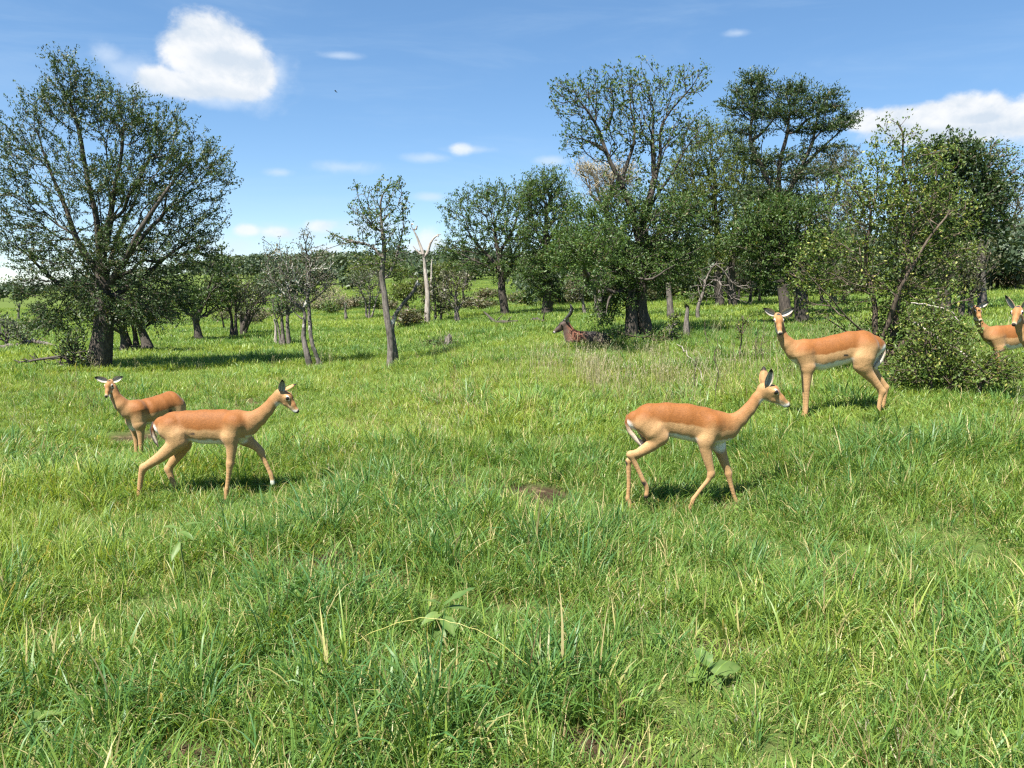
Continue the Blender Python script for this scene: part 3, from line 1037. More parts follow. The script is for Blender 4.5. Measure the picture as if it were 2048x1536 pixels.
def impala_walk_right():
    B = Beast(1200, 720, 4.655, 6.9, 1000, 1400)
    B.neck_back = np.array([-1.0, 0, 0])
    near, far = -.075, .075
    B.chain([(335, 560, 92), (455, 550, 146), (620, 553, 158), (800, 575, 170), (960, 610, 172), (1085, 635, 150), (1165, 640, 118)], 0, .66, .05, 'torso')
    B.chain([(1120, 610, 130), (1210, 600, 98), (1300, 548, 74), (1388, 458, 60), (1462, 355, 53), (1522, 285, 52)], 0, .74, .05, 'neck')
    # haunches and hind legs: the near one trails with its hoof just lifting
    B.chain([(420, 580, 112, near * .8), (500, 660, 100, near), (560, 720, 72, near)], 0, .75, .03, 'thigh')
    B.chain([(560, 715, 74), (470, 800, 58), (360, 865, 40), (285, 882, 36)], near, .8, .03)
    B.chain([(280, 880, 37), (312, 935, 30), (360, 1030, 26), (405, 1130, 24), (425, 1165, 30), (438, 1205, 22), (430, 1270, 26)], near, .9, .02)
    B.chain([(420, 590, 105, far * .8), (470, 690, 95, far), (470, 760, 65, far)], 0, .75, .03, 'thigh')
    B.chain([(470, 750, 66), (400, 840, 50), (310, 910, 34), (262, 940, 29)], far, .8, .03)
    B.chain([(262, 940, 29), (266, 1010, 28), (268, 1150, 24), (262, 1260, 22), (258, 1290, 28), (275, 1330, 22), (285, 1380, 26)], far, .9, .02)
    # shoulders and fore legs
    B.chain([(1050, 600, 95, near * .9), (990, 740, 82, near)], 0, .7, .035, 'shoulder')
    B.chain([(985, 745, 74), (985, 830, 56), (1005, 930, 44), (1032, 1030, 35), (1035, 1065, 35)], near, .8, .03)
    B.chain([(1035, 1060, 34), (1010, 1115, 25), (940, 1200, 23), (880, 1280, 23), (868, 1300, 27), (852, 1350, 21), (842, 1395, 26)], near, .9, .02)
    B.chain([(1090, 650, 90, far * .9), (1100, 790, 66, far)], 0, .7, .035, 'shoulder')
    B.chain([(1105, 790, 62), (1140, 900, 48), (1180, 1010, 37), (1197, 1060, 37)], far, .8, .03)
    B.chain([(1195, 1060, 35), (1215, 1150, 25), (1250, 1270, 23), (1280, 1345, 23), (1290, 1370, 27), (1305, 1400, 22), (1320, 1440, 26)], far, .9, .02)
    C = B.P(1560, 285)
    fwd = B.P(1796, 378) - B.P(1560, 290)
    sz = 1.10
    H, f, l, u = add_head(B, C, fwd, sz)
    for sy in (-1, 1):                                   # white rump with a dark stripe down each side
        B.spot(B.P(250, 620, sy * .03), .055, WHITE, B.P(330, 760, sy * .04), .4)
        B.spot(B.P(292, 555, sy * .105), .012, BLACK * 1.5, B.P(355, 690, sy * .125), .5)
    B.spot(B.P(405, 1150, near), .030, BLACK, None, .3)
    B.spot(B.P(240, 960, far), .026, BLACK, None, .3)
    B.spot(B.P(1190, 790), .055, WHITE, B.P(1090, 830), .5)
    for zx, zy, dy in ((842, 1410, near), (1322, 1455, far), (430, 1285, near), (285, 1400, far)):
        B.spot(B.P(zx, zy, dy), .034, BLACK * 1.6, None, .3)
    root = finish_beast(B, "impala", "slender young impala walking alone, bent foreleg, both dark tipped ears pricked up", "antelope", group="impala herd")
    ears_eyes(root, H, f, l, u, sz, [((-.26, -.20, 1.0), (.30, -1.0, .1)), ((-.38, .12, 1.0), (.35, .9, .3))], .155, .078, eye_r=.0185)
    tail(root, [B.P(262, 510), B.P(248, 580), B.P(275, 660), B.P(330, 730), B.P(385, 775), B.P(412, 815), B.P(405, 862)], [.016, .022, .024, .024, .028, .026, .004], stripe=(5, 6))
    return B

def impala_walk_left():
    B = Beast(170, 720, 4.267, 7.3, 1000, 1190)
    B.neck_back = np.array([-1.0, 0, 0])
    near, far = -.08, .08
    B.chain([(668, 560, 82), (760, 562, 122), (880, 562, 132), (1020, 570, 148), (1180, 570, 150), (1290, 565, 132), (1360, 560, 106)], 0, .66, .05, 'torso')
    B.chain([(1330, 545, 118), (1410, 530, 90), (1480, 490, 72), (1552, 425, 57), (1612, 350, 49), (1662, 295, 48)], 0, .74, .05, 'neck')
    B.chain([(730, 585, 108, near * .8), (780, 640, 92, near), (800, 690, 74, near)], 0, .75, .03, 'thigh')
    B.chain([(795, 690, 76), (730, 755, 62), (640, 830, 46), (530, 900, 36), (500, 920, 35)], near, .8, .03)
    B.chain([(500, 918, 36), (482, 975, 30), (470, 1060, 26), (462, 1150, 24), (458, 1180, 27), (470, 1230, 22), (478, 1260, 24)], near, .9, .02)
    B.chain([(740, 590, 100, far * .8), (820, 670, 85, far), (840, 720, 64, far)], 0, .75, .03, 'thigh')
    B.chain([(840, 720, 64), (800, 800, 48), (735, 890, 37), (710, 930, 35)], far, .8, .03)
    B.chain([(710, 930, 35), (738, 1010, 27), (775, 1110, 24), (785, 1140, 26), (800, 1190, 22), (805, 1230, 24)], far, .9, .02)
    B.chain([(1270, 550, 95, near * .9), (1235, 650, 72, near)], 0, .7, .035, 'shoulder')
    B.chain([(1240, 655, 68), (1250, 740, 46), (1245, 830, 36), (1238, 885, 35)], near, .8, .03)
    B.chain([(1238, 885, 33), (1226, 980, 23), (1214, 1080, 22), (1210, 1105, 25), (1205, 1150, 21), (1205, 1195, 24)], near, .9, .02)
    B.chain([(1320, 580, 90, far * .9), (1360, 670, 62, far)], 0, .7, .035, 'shoulder')
    B.chain([(1360, 665, 58), (1420, 710, 44), (1480, 755, 34), (1500, 785, 33)], far, .8, .03)
    B.chain([(1500, 785, 32), (1530, 850, 24), (1575, 950, 21), (1590, 985, 24), (1598, 1020, 20), (1602, 1052, 24)], far, .9, .02)
    C = B.P(1696, 305)
    fwd = B.P(1842, 418) - B.P(1700, 318)
    sz = 0.93
    H, f, l, u = add_head(B, C, fwd, sz)
    for sy in (-1, 1):
        B.spot(B.P(575, 590, sy * .04), .045, WHITE, B.P(625, 740, sy * .05), .4)
        B.spot(B.P(612, 560, sy * .095), .010, BLACK * 1.5, B.P(655, 720, sy * .12), .5)
    B.spot(B.P(1340, 690), .045, WHITE, B.P(1300, 705), .5)
    B.spot(B.P(1600, 1045, far), .032, WHITE, None, .3)
    for zx, zy, dy in ((1205, 1210, near), (478, 1275, near), (805, 1245, far)):
        B.spot(B.P(zx, zy, dy), .034, BLACK * 1.6, None, .3)
    B.spot(B.P(455, 1175, near), .026, BLACK, None, .3)
    B.spot(B.P(885, 640, near * 1.3), .012, BLACK * 2.5, B.P(925, 632, near * 1.3), .6)
    root = finish_beast(B, "impala", "impala", "antelope", group="impala herd", hs=(-.22, .02))
    root['label'] = "impala stepping forward with a raised foreleg in front of another impala"
    ears_eyes(root, H, f, l, u, sz, [((-.42, -.34, .9), (.35, -1.0, .1)), ((.30, .50, .80), (.9, .5, .2))], .150, .074, eye_r=.0185)
    tail(root, [B.P(588, 530), B.P(572, 590), B.P(585, 650), B.P(608, 700), B.P(625, 740)], [.016, .022, .021, .018, .004], stripe=(2, 3))
    return B

def impala_far_left():
    B = Beast(170, 720, 4.267, 10.4, 500, 830)
    B.neck_back = np.array([1.0, 0, 0])
    B.lat = unit(np.array([.45, 1.0, 0]))
    B.chain([(440, 455, 102, -.10), (540, 438, 112, -.02), (640, 408, 110, .10), (730, 376, 112, .24), (785, 388, 82, .34)], 0, .68, .05, 'torso')
    B.chain([(430, 440, 100, -.12), (370, 425, 76, -.20), (308, 378, 62, -.24), (260, 312, 46, -.26), (230, 240, 44, -.26)], 0, .85, .05, 'neck')
    nr, fr = np.array([-.06, -.09]), np.array([.06, .09])
    B.chain([(440, 440, 95, -.18), (462, 540, 62, -.20)], 0, .8, .05, 'shoulder')
    B.chain([(466, 545, 46), (475, 620, 34), (478, 690, 29), (476, 780, 21), (476, 830, 24)], -.20, .9, .025)
    B.chain([(400, 520, 60, -.06), (418, 570, 44, -.02)], 0, .8, .05, 'shoulder')
    B.chain([(418, 570, 40), (432, 650, 30), (438, 700, 27), (440, 780, 20), (442, 830, 22)], -.02, .9, .025)
    B.chain([(770, 410, 95, .24), (780, 480, 75, .20)], 0, .8, .05, 'thigh')
    B.chain([(780, 480, 66), (800, 560, 46), (845, 630, 32), (838, 700, 24), (830, 780, 20), (832, 830, 23)], .20, .9, .025)
    B.chain([(790, 400, 80, .42), (800, 480, 65, .44)], 0, .8, .05, 'thigh')
    B.chain([(800, 480, 60), (812, 560, 42), (860, 620, 30), (852, 700, 22), (846, 830, 22)], .44, .9, .025)
    C = B.P(213, 208, -.27)
    sz = 0.93
    H, f, l, u = add_head(B, C, (.07, -.82, -.52), sz)
    B.spot(B.P(400, 575, -.1), .05, WHITE, B.P(440, 575, -.1), .5)
    B.spot(B.P(720, 430, .05), .03, BLACK * 2, B.P(730, 450, .05), .5)
    root = finish_beast(B, "impala", "impala half hidden behind a walking impala, head turned to face the viewer", "antelope", group="impala herd")
    ears_eyes(root, H, f, l, u, sz, [((-.1, -1.0, .38), (.75, -.1, .65)), ((-.1, 1.0, .42), (.75, .1, .65))], .175, .085)
    tail(root, [B.P(815, 350, .42), B.P(828, 400, .44), B.P(826, 450, .44), B.P(815, 490, .43)], [.014, .018, .016, .004], stripe=(2,))
    return B

def impala_stand(u0, v0, zs, Y, label, head, hfwd, ears, head_sz=1.0, shift=0.0):
    """side-on, facing towards the image's left, the head turned"""
    B = Beast(u0, v0, zs, Y, 1100, 1330)
    B.neck_back = np.array([1.0, 0, 0])
    near, far = -.085, .085
    B.chain([(640, 675, 118), (730, 688, 158), (870, 692, 172), (1020, 655, 170), (1180, 617, 170), (1320, 598, 160), (1430, 605, 118), (1490, 605, 78)], 0, .66, .05, 'torso')
    nk = [(650, 655, 122), (575, 635, 92), (508, 575, 72), (460, 505, 54), (434, 430, 49), (422, 350, 48)]
    B.chain(nk, 0, .78, .05, 'neck')
    B.chain([(700, 690, 110, near * .9), (735, 830, 72, near)], 0, .7, .035, 'shoulder')
    B.chain([(735, 830, 66), (728, 920, 46), (722, 1030, 36), (720, 1080, 35), (718, 1200, 24), (712, 1300, 27), (700, 1360, 25)], near, .85, .03)
    B.chain([(690, 700, 100, far * .9), (715, 830, 64, far)], 0, .7, .035, 'shoulder')
    B.chain([(715, 830, 58), (705, 930, 42), (700, 1060, 34), (698, 1200, 23), (690, 1300, 26), (680, 1350, 25)], far, .85, .03)
    B.chain([(1360, 620, 130, near * .8), (1330, 730, 120, near), (1320, 810, 92, near)], 0, .72, .035, 'thigh')
    B.chain([(1325, 800, 92), (1370, 890, 62), (1440, 970, 44), (1510, 1060, 38), (1535, 1095, 39)], near, .8, .035)
    B.chain([(1535, 1095, 39), (1520, 1150, 31), (1502, 1230, 26), (1495, 1300, 28), (1480, 1360, 24)], near, .9, .02)
    B.chain([(1400, 640, 120, far * .8), (1385, 760, 100, far), (1390, 830, 76, far)], 0, .72, .035, 'thigh')
    B.chain([(1390, 830, 74), (1440, 890, 52), (1510, 970, 38), (1560, 1035, 37), (1572, 1050, 37)], far, .8, .035)
    B.chain([(1570, 1050, 37), (1562, 1120, 30), (1548, 1220, 25), (1540, 1290, 27), (1525, 1350, 24)], far, .9, .02)
    C = B.P(*head)
    H, f, l, u = add_head(B, C, hfwd, head_sz)
    for sy in (-1, 1):
        B.spot(B.P(1555, 640, sy * .03), .055, WHITE, B.P(1470, 800, sy * .05), .4)
        B.spot(B.P(1505, 570, sy * .10), .012, BLACK * 1.5, B.P(1440, 760, sy * .125), .5)
    B.spot(B.P(1130, 705, near * 1.4), .012, BLACK * 2, B.P(1160, 705, near * 1.4), .5)  # dark hip shade painted into the coat in front of the haunch
    root = finish_beast(B, "impala", label, "antelope", group="impala herd", hb=(-.66, -.50), hs=(-.06, .06))
    ears_eyes(root, H, f, l, u, head_sz, ears, .165, .078)
    tail(root, [B.P(1515, 540), B.P(1548, 600), B.P(1550, 680), B.P(1520, 760), B.P(1470, 820), B.P(1440, 845)], [.016, .022, .026, .026, .02, .004], stripe=(5,))
    return B

FRONT_EARS = [((-.1, -1.0, .62), (.75, -.1, .65)), ((-.1, 1.0, .72), (.75, .1, .65))]

def waterbuck():
    B = Beast(1090, 600, 12.05, 18.5, 900, 1060)
    B.clear_r, B.clear_f = 2.4, .85
    B.neck_back = np.array([1.0, 0, 0])
    gb, br, dk = np.array((.074, .050, .038)), np.array((.185, .074, .040)), np.array((.016, .013, .012))
    B.chain([(640, 900, 165), (760, 925, 178), (950, 930, 172), (1200, 930, 172), (1400, 945, 150), (1500, 985, 110)], 0, .8, .08, 'torso')
    B.chain([(640, 870, 165), (575, 760, 135), (530, 660, 108), (510, 590, 92)], 0, .72, .08, 'neck')
    # folded legs under the trunk
    B.chain([(640, 1000, 90), (560, 1060, 50), (680, 1085, 36)], -.14, .9, .05)
    B.chain([(1380, 990, 120), (1230, 1070, 60), (1420, 1090, 40)], -.16, .9, .05)
    B.chain([(640, 1000, 90), (540, 1060, 50), (650, 1085, 36)], .14, .9, .05)
    C = B.P(480, 570)
    fwd = B.P(255, 728) - B.P(480, 585)
    sz = 1.42
    H, f, l, u = head_frame(C, fwd, sz)
    def pr(a, b, ra, rb, lat, k):
        B.prims.append(dict(a=H(*a), b=H(*b), ra=ra * sz, rb=rb * sz, lat=lat, lax=l, k=k, kind='head'))
    pr((-.03, 0, 0), (.05, 0, .004), .058, .054, .85, .03)
    pr((.05, 0, 0), (.15, 0, -.012), .052, .038, .8, .03)
    pr((.15, 0, -.014), (.222, 0, -.024), .038, .030, .95, .03)
    pr((0, 0, -.04), (.16, 0, -.046), .042, .024, .8, .03)
    for sy in (-1, 1):
        B.spot(H(.232, sy * .022, -.014), .012 * sz, WHITE * .7, H(.215, sy * .03, -.050), .4)
        B.spot(H(.075, sy * .055, .022), .010 * sz, WHITE * .9, H(.055, sy * .058, .002), .5)
    B.spot(H(.250, 0, -.020), .026 * sz, BLACK, None, .3)
    B.spot(H(.02, 0, .06), .03 * sz, dk, H(.14, 0, .03), .5)
    B.spot(B.P(610, 640), .10, br, B.P(680, 760), .6)
    B.spot(B.P(720, 850, -.1), .16, br * .8, B.P(800, 900, -.1), .7)
    root = finish_beast(B, "waterbuck", "dark brown horned waterbuck lying in the grass in the shade of trees", "antelope", h=.012,
                        palette=(dk, gb, gb * .8), hs=(.2, .8))
    for sy in (-1, 1):
        pts = [H(-.01, sy * .03, .04)]
        o = pts[0]
        for zx, zy in ((600, 350), (638, 270), (645, 200), (628, 140), (600, 95)):
            p = B.P(zx, zy)
            p[1] = sy * (.05 + .12 * math.sin((430 - zy) / 335 * 2.2))
            pts.append(p)
        rads = [.038, .034, .029, .023, .015, .004]
        tt = np.linspace(0, 1, 24)
        pp = np.array(pts); ti = np.linspace(0, 1, len(pts))
        fine = np.stack([np.interp(tt, ti, pp[:, k]) for k in range(3)], -1)
        fine[1:-1] = (fine[:-2] + fine[1:-1] * 2 + fine[2:]) / 4
        fr = np.interp(tt, ti, rads) * (1 + .10 * np.cos(np.arange(24) * math.pi) * (tt < .8))
        V, q = tube(fine, fr, 10)
        add_part(root, "horn", V, q, None, M_HORN)
        V, q, Cc = ear_mesh(H(-.04, sy * .05, .01), f * -.55 + l * sy * .75 + u * .55, f * .5 + l * sy * .6 - u * .2, .20, .10, gb * 1.2, WHITE * .5, BLACK, .85)
        add_part(root, "ear", V, q, Cc)
        V, q = ball(H(.062, sy * .046, .010), .022, 10, 7)
        add_part(root, "eye", V, [q], None, M_EYE)
    return B

def build_animals():
    out = [impala_walk_right(), impala_walk_left(), impala_far_left()]
    out.append(impala_stand(1480, 580, 5.389, 9.0, "impala standing broadside before the leafy bush, face and ears turned to the viewer", (410, 312, -.02), (-.10, -.80, -.58), FRONT_EARS, 1.02))
    out.append(impala_stand(1480 + 478, 580 - 12, 5.389, 9.4, "impala cut off by the picture edge, fawn ear raised, muzzle turned towards the bush", (418, 300, -.10), (-.62, -.68, -.42),
                            [((-.5, -.55, .72), (.8, -.3, -.2)), ((-.1, .5, .85), (.9, .3, -.2))], 1.12))
    out.append(impala_stand(1952 - 410 / 6.9, 620 - 312 / 6.9, 6.9, 12.3, "impala behind the bush twigs, reddish back, pale muzzle turned to the viewer", (410, 312, -.02), (.02, -.80, -.58), FRONT_EARS, 1.02))
    out.append(waterbuck())
    for b in out:
        gz = float(ground_z(b.base[0], b.base[1]))
        print("foot", np.round(b.base, 2), "ground", round(gz, 2))
# ------------------------------------------------------------------ trees and shrubs
def mat_bark(name, dark, light, patch=None, scale=9.0, thr=0.60):
    m, t, out = new_mat(name)
    tc = t.n('ShaderNodeTexCoord').outputs['Object']
    n1 = t.noise(t.mapping(tc, scale=(1, 1, 0.25)), scale * 3, 5, 0.7)
    n2 = t.noise(tc, scale * 0.35, 4, 0.6)
    c = t.mix(t.mr(n1, 0.3, 0.7), dark, light)
    if patch is not None:
        c = t.mix(t.mr(n2, thr, thr + 0.06), c, patch)
    p = t.n('ShaderNodeBsdfPrincipled')
    t.link(c, p.inputs['Base Color'])
    p.inputs['Roughness'].default_value = 0.85
    p.inputs['Specular IOR Level'].default_value = 0.2
    b = t.n('ShaderNodeBump')
    b.inputs['Strength'].default_value = 0.8
    b.inputs['Distance'].default_value = 0.02
    t.link(n1, b.inputs['Height'])
    t.link(b.outputs[0], p.inputs['Normal'])
    t.link(p.outputs[0], out.inputs[0])
    return m

def mat_leaf(name, ca, cb, cdry, transl=0.30, rough=0.5, spec=0.35):
    m, t, out = new_mat(name)
    bv = t.n('ShaderNodeAttribute', attribute_name="bv").outputs['Fac']
    dry = t.n('ShaderNodeAttribute', attribute_name="dry").outputs['Fac']
    c = t.mix(bv, ca, cb)
    c = t.mix(dry, c, cdry)
    leaf_shader(t, out, c, transl, rough, spec)
    return m

B_DARK = mat_bark("dark_rough_bark", (0.030, 0.025, 0.021), (0.105, 0.088, 0.072))
B_GREY = mat_bark("grey_bark", (0.055, 0.047, 0.040), (0.20, 0.175, 0.15), (0.36, 0.34, 0.30), 7, .62)
B_PATCH = mat_bark("lichen_patched_bark", (0.055, 0.047, 0.042), (0.17, 0.15, 0.13), (0.46, 0.44, 0.40), 6, .54)
B_DEAD = mat_bark("bleached_dead_wood", (0.16, 0.13, 0.105), (0.46, 0.41, 0.36), (0.12, 0.09, 0.07), 6, .66)
B_BUSH = mat_bark("brown_bush_bark", (0.040, 0.030, 0.022), (0.15, 0.115, 0.085), (0.30, 0.26, 0.21), 8, .64)
L_DARK = mat_leaf("dark_acacia_leaf", (0.024, 0.050, 0.020), (0.066, 0.105, 0.032), (0.15, 0.12, 0.05), .25)
L_OLIVE = mat_leaf("olive_acacia_leaf", (0.052, 0.090, 0.020), (0.145, 0.182, 0.036), (0.21, 0.18, 0.08), .33)
L_GREEN = mat_leaf("fresh_acacia_leaf", (0.034, 0.076, 0.021), (0.094, 0.152, 0.034), (0.17, 0.14, 0.06), .30)
L_GREY = mat_leaf("grey_green_leaf", (0.052, 0.074, 0.037), (0.117, 0.144, 0.074), (0.22, 0.18, 0.12), .25)
L_BUSH = mat_leaf("broad_bush_leaf", (0.044, 0.090, 0.020), (0.160, 0.212, 0.044), (0.44, 0.42, 0.12), .35, .45, .3)
L_SCRUB = mat_leaf("dull_scrub_leaf", (0.052, 0.065, 0.028), (0.126, 0.131, 0.061), (0.20, 0.15, 0.10), .25)
L_FAR = mat_leaf("far_wood_leaf", (0.034, 0.060, 0.032), (0.085, 0.118, 0.056), (0.12, 0.11, 0.07), .25)
L_TWIG = mat_leaf("pale_twig", (0.20, 0.165, 0.11), (0.36, 0.31, 0.20), (0.30, 0.27, 0.14), .1, .7, .2)

def _soft(rng, n):
    q = rng.normal(0, 1, (n + 6, 3))
    q = (q[:-6] + q[1:-5] * 2 + q[2:-4] * 3 + q[3:-3] * 3 + q[4:-2] * 2 + q[5:-1]) / 5.3
    return q * np.array([1, 1, .3])

def skeleton(paths, attr, rng, alpha=.45, step=.30, attach=.45, curve=.45, wob=.10, upw=.0):
    """paths: trunk polylines (first starts at the ground, the others start on an earlier one); attr: points that twigs must reach"""
    MAXN = 60000
    pos = np.zeros((MAXN, 3)); par = -np.ones(MAXN, dtype=int); pl = np.zeros(MAXN); dr = np.zeros((MAXN, 3)); ok = np.zeros(MAXN, dtype=bool)
    lab = np.zeros(MAXN, dtype=int)
    n = 0
    for pi, path in enumerate(paths):
        path = np.asarray(path, dtype=float)
        seg = np.linalg.norm(np.diff(path, axis=0), axis=1)
        cum = np.concatenate([[0], np.cumsum(seg)])
        m = max(3, int(cum[-1] / step) + 1)
        tt = np.linspace(0, cum[-1], m + 1)
        pts = np.stack([np.interp(tt, cum, path[:, k]) for k in range(3)], -1)
        if m > 3:
            pts[1:-1] = (pts[:-2] + 2 * pts[1:-1] + pts[2:]) / 4
            pts[1:-1] += _soft(rng, m - 1) * wob * .30 * min(1.0, step / .25)
        if n == 0 or path[0][2] < paths[0][0][2] + .25:
            p0 = -1
        else:
            p0 = int(np.argmin(np.linalg.norm(pos[:n] - pts[0], axis=1)))
        for i, q in enumerate(pts):
            if i == 0 and p0 >= 0:
                prev = p0
                continue
            pos[n] = q
            par[n] = (p0 if p0 >= 0 and i == 1 else (n - 1 if i > 0 else -1))
            pl[n] = 0 if par[n] < 0 else pl[par[n]] + np.linalg.norm(q - pos[par[n]])
            dr[n] = unit(pts[min(i + 1, m)] - pts[max(i - 1, 0)])
            ok[n] = (i / m >= attach) or p0 >= 0 and i / m > .25
            lab[n] = pi
            n += 1
    limb = len(paths)
    top = pos[:n][ok[:n]].mean(0)
    order = np.argsort(np.linalg.norm(attr - top, axis=1) + rng.random(len(attr)) * .6)
    for a in attr[order]:
        v = a - pos[:n]
        d = np.sqrt((v * v).sum(1))
        cost = d + alpha * pl[:n] + np.where(ok[:n], 0, 1e6) + upw * np.maximum(0, -v[:, 2])
        cosd = (v * dr[:n]).sum(1) / np.maximum(d, 1e-6)
        cost = cost + d * .45 * (1 - cosd)
        j = int(np.argmin(cost))
        L = d[j]
        if L < .04: continue
        k = max(1, int(round(L / step)))
        c = pos[j] + dr[j] * L * curve
        prev = j
        off = rng.normal(0, wob, 3) * min(L, 1.2) * .5
        for i in range(1, k + 1):
            t = i / k
            q = (1 - t) ** 2 * pos[j] + 2 * t * (1 - t) * c + t * t * a + off * math.sin(math.pi * t)
            pos[n] = q
            par[n] = prev
            pl[n] = pl[prev] + np.linalg.norm(q - pos[prev])
            dr[n] = unit(q - pos[prev])
            ok[n] = True
            if lab[prev] < len(paths):
                lab[n] = limb; limb += 1
            else:
                lab[n] = lab[prev]
            prev = n
            n += 1
    pos, par, pl, dr, lab = pos[:n], par[:n], pl[:n], dr[:n], lab[:n]
    tips = np.ones(n)
    kids = np.zeros(n, dtype=int)
    for i in range(n - 1, -1, -1):
        p = par[i]
        if p >= 0:
            kids[p] += 1
    tips = np.where(kids == 0, 1.0, 0.0)
    for i in range(n - 1, -1, -1):
        if par[i] >= 0: tips[par[i]] += tips[i]
    return pos, par, pl, dr, lab, tips, kids

def frusta(pos, par, dr, rad, sel, k):
    """cone segments from every selected node to its parent"""
    c = np.where(sel)[0]
    c = c[par[c] >= 0]
    if len(c) == 0: return np.zeros((0, 3)), np.zeros((0, 4), dtype=int)
    p = par[c]
    ref = np.array([0.37, 0.81, 0.17])
    def ring(i, r):
        A = unit(np.cross(dr[i], ref)); Bv = np.cross(dr[i], A)
        ang = np.linspace(0, 2 * math.pi, k, endpoint=False)
        return pos[i][:, None] + r[:, None, None] * (np.cos(ang)[None, :, None] * A[:, None] + np.sin(ang)[None, :, None] * Bv[:, None])
    rp = np.minimum(rad[p], rad[c] * 1.45)
    V = np.concatenate([ring(p, rp), ring(c, rad[c])], 1).reshape(-1, 3)
    o = np.arange(len(c))[:, None] * 2 * k
    j = np.arange(k)[None, :]
    Q = np.stack([o + j, o + (j + 1) % k, o + k + (j + 1) % k, o + k + j], -1).reshape(-1, 4)
    return V, Q

def leaf_cloud(P, D, nper, spread, ll, lw, rng, upb=.35, along=.6, dry=.06, clump=.5, droop=0.0, shape=4, zf=.75, lat=.38):
    """small leaves around twig ends; every leaf has its own place, angle and size"""
    n = len(P)
    cl = rng.random(n)
    idx = np.repeat(np.arange(n), nper)
    m = len(idx)
    c = P[idx] + D[idx] * (rng.random(m) * 1.6 - .6)[:, None] * spread * along + rng.normal(0, spread * lat, (m, 3)) * np.array([1, 1, zf])
    ax = unit(D[idx] * .7 + rng.normal(0, .65, (m, 3)) + np.array([0, 0, upb - droop]) * .6)
    nr = unit(rng.normal(0, .6, (m, 3)) + np.array([0, 0, upb + .35]))
    sd = unit(np.cross(ax, nr))
    s = (0.6 + 0.8 * rng.random(m))[:, None]
    L = ll * s; Wd = lw * s
    bv = np.clip(cl[idx] * clump + rng.random(m) * (1 - clump * .6), 0, 1)
    dv = (rng.random(m) < dry) * (.4 + .6 * rng.random(m))
    if shape == 4:
        V = np.stack([c - ax * L * .5, c + sd * Wd * .5, c + ax * L * .5, c - sd * Wd * .5], 1).reshape(-1, 3)
        Q = np.arange(m * 4).reshape(m, 4)
        return V, [Q], np.repeat(bv, 4), np.repeat(dv, 4)
    up = np.cross(sd, ax)
    V = np.stack([c - ax * L * .5, c - ax * L * .08 + sd * Wd * .5 + up * Wd * .12, c + ax * L * .5, c - ax * L * .08 - sd * Wd * .5 + up * Wd * .12, c + up * -.02 * L], 1).reshape(-1, 3)
    o = np.arange(m)[:, None] * 5
    Q = np.concatenate([o + np.array([[0, 1, 2, 4]]), o + np.array([[0, 4, 2, 3]])])
    return V, [Q], np.repeat(bv, 5), np.repeat(dv, 5)

def sample_lobes(lobes, N, Y, rng, shell=.42, flat=1.0):
    area = np.array([l[2] * l[3] * (l[4] if len(l) > 4 else 1.0) for l in lobes], dtype=float)
    cnt = rng.multinomial(N, area / area.sum())
    out = []
    for l, c in zip(lobes, cnt):
        if c == 0: continue
        dY = l[5] if len(l) > 5 else 0.0
        d = unit(rng.normal(0, 1, (c, 3)))
        r = rng.random(c) ** shell
        q = d * r[:, None]
        rd = (l[6] if len(l) > 6 else min(l[2], max(l[2] * .8, l[3])) * mpp(Y)) * flat
        u = l[0] + q[:, 0] * l[2]
        v = l[1] - q[:, 2] * l[3]
        yy = Y + dY + q[:, 1] * rd
        # size follows the crown's own distance: positions are fixed in space, not along the view rays
        ctr = at(l[0], l[1], Y + dY)
        s = mpp(Y + dY)
        out.append(np.stack([ctr[0] + q[:, 0] * l[2] * s, ctr[1] + q[:, 1] * rd, ctr[2] + q[:, 2] * l[3] * s], -1))
    return np.concatenate(out)

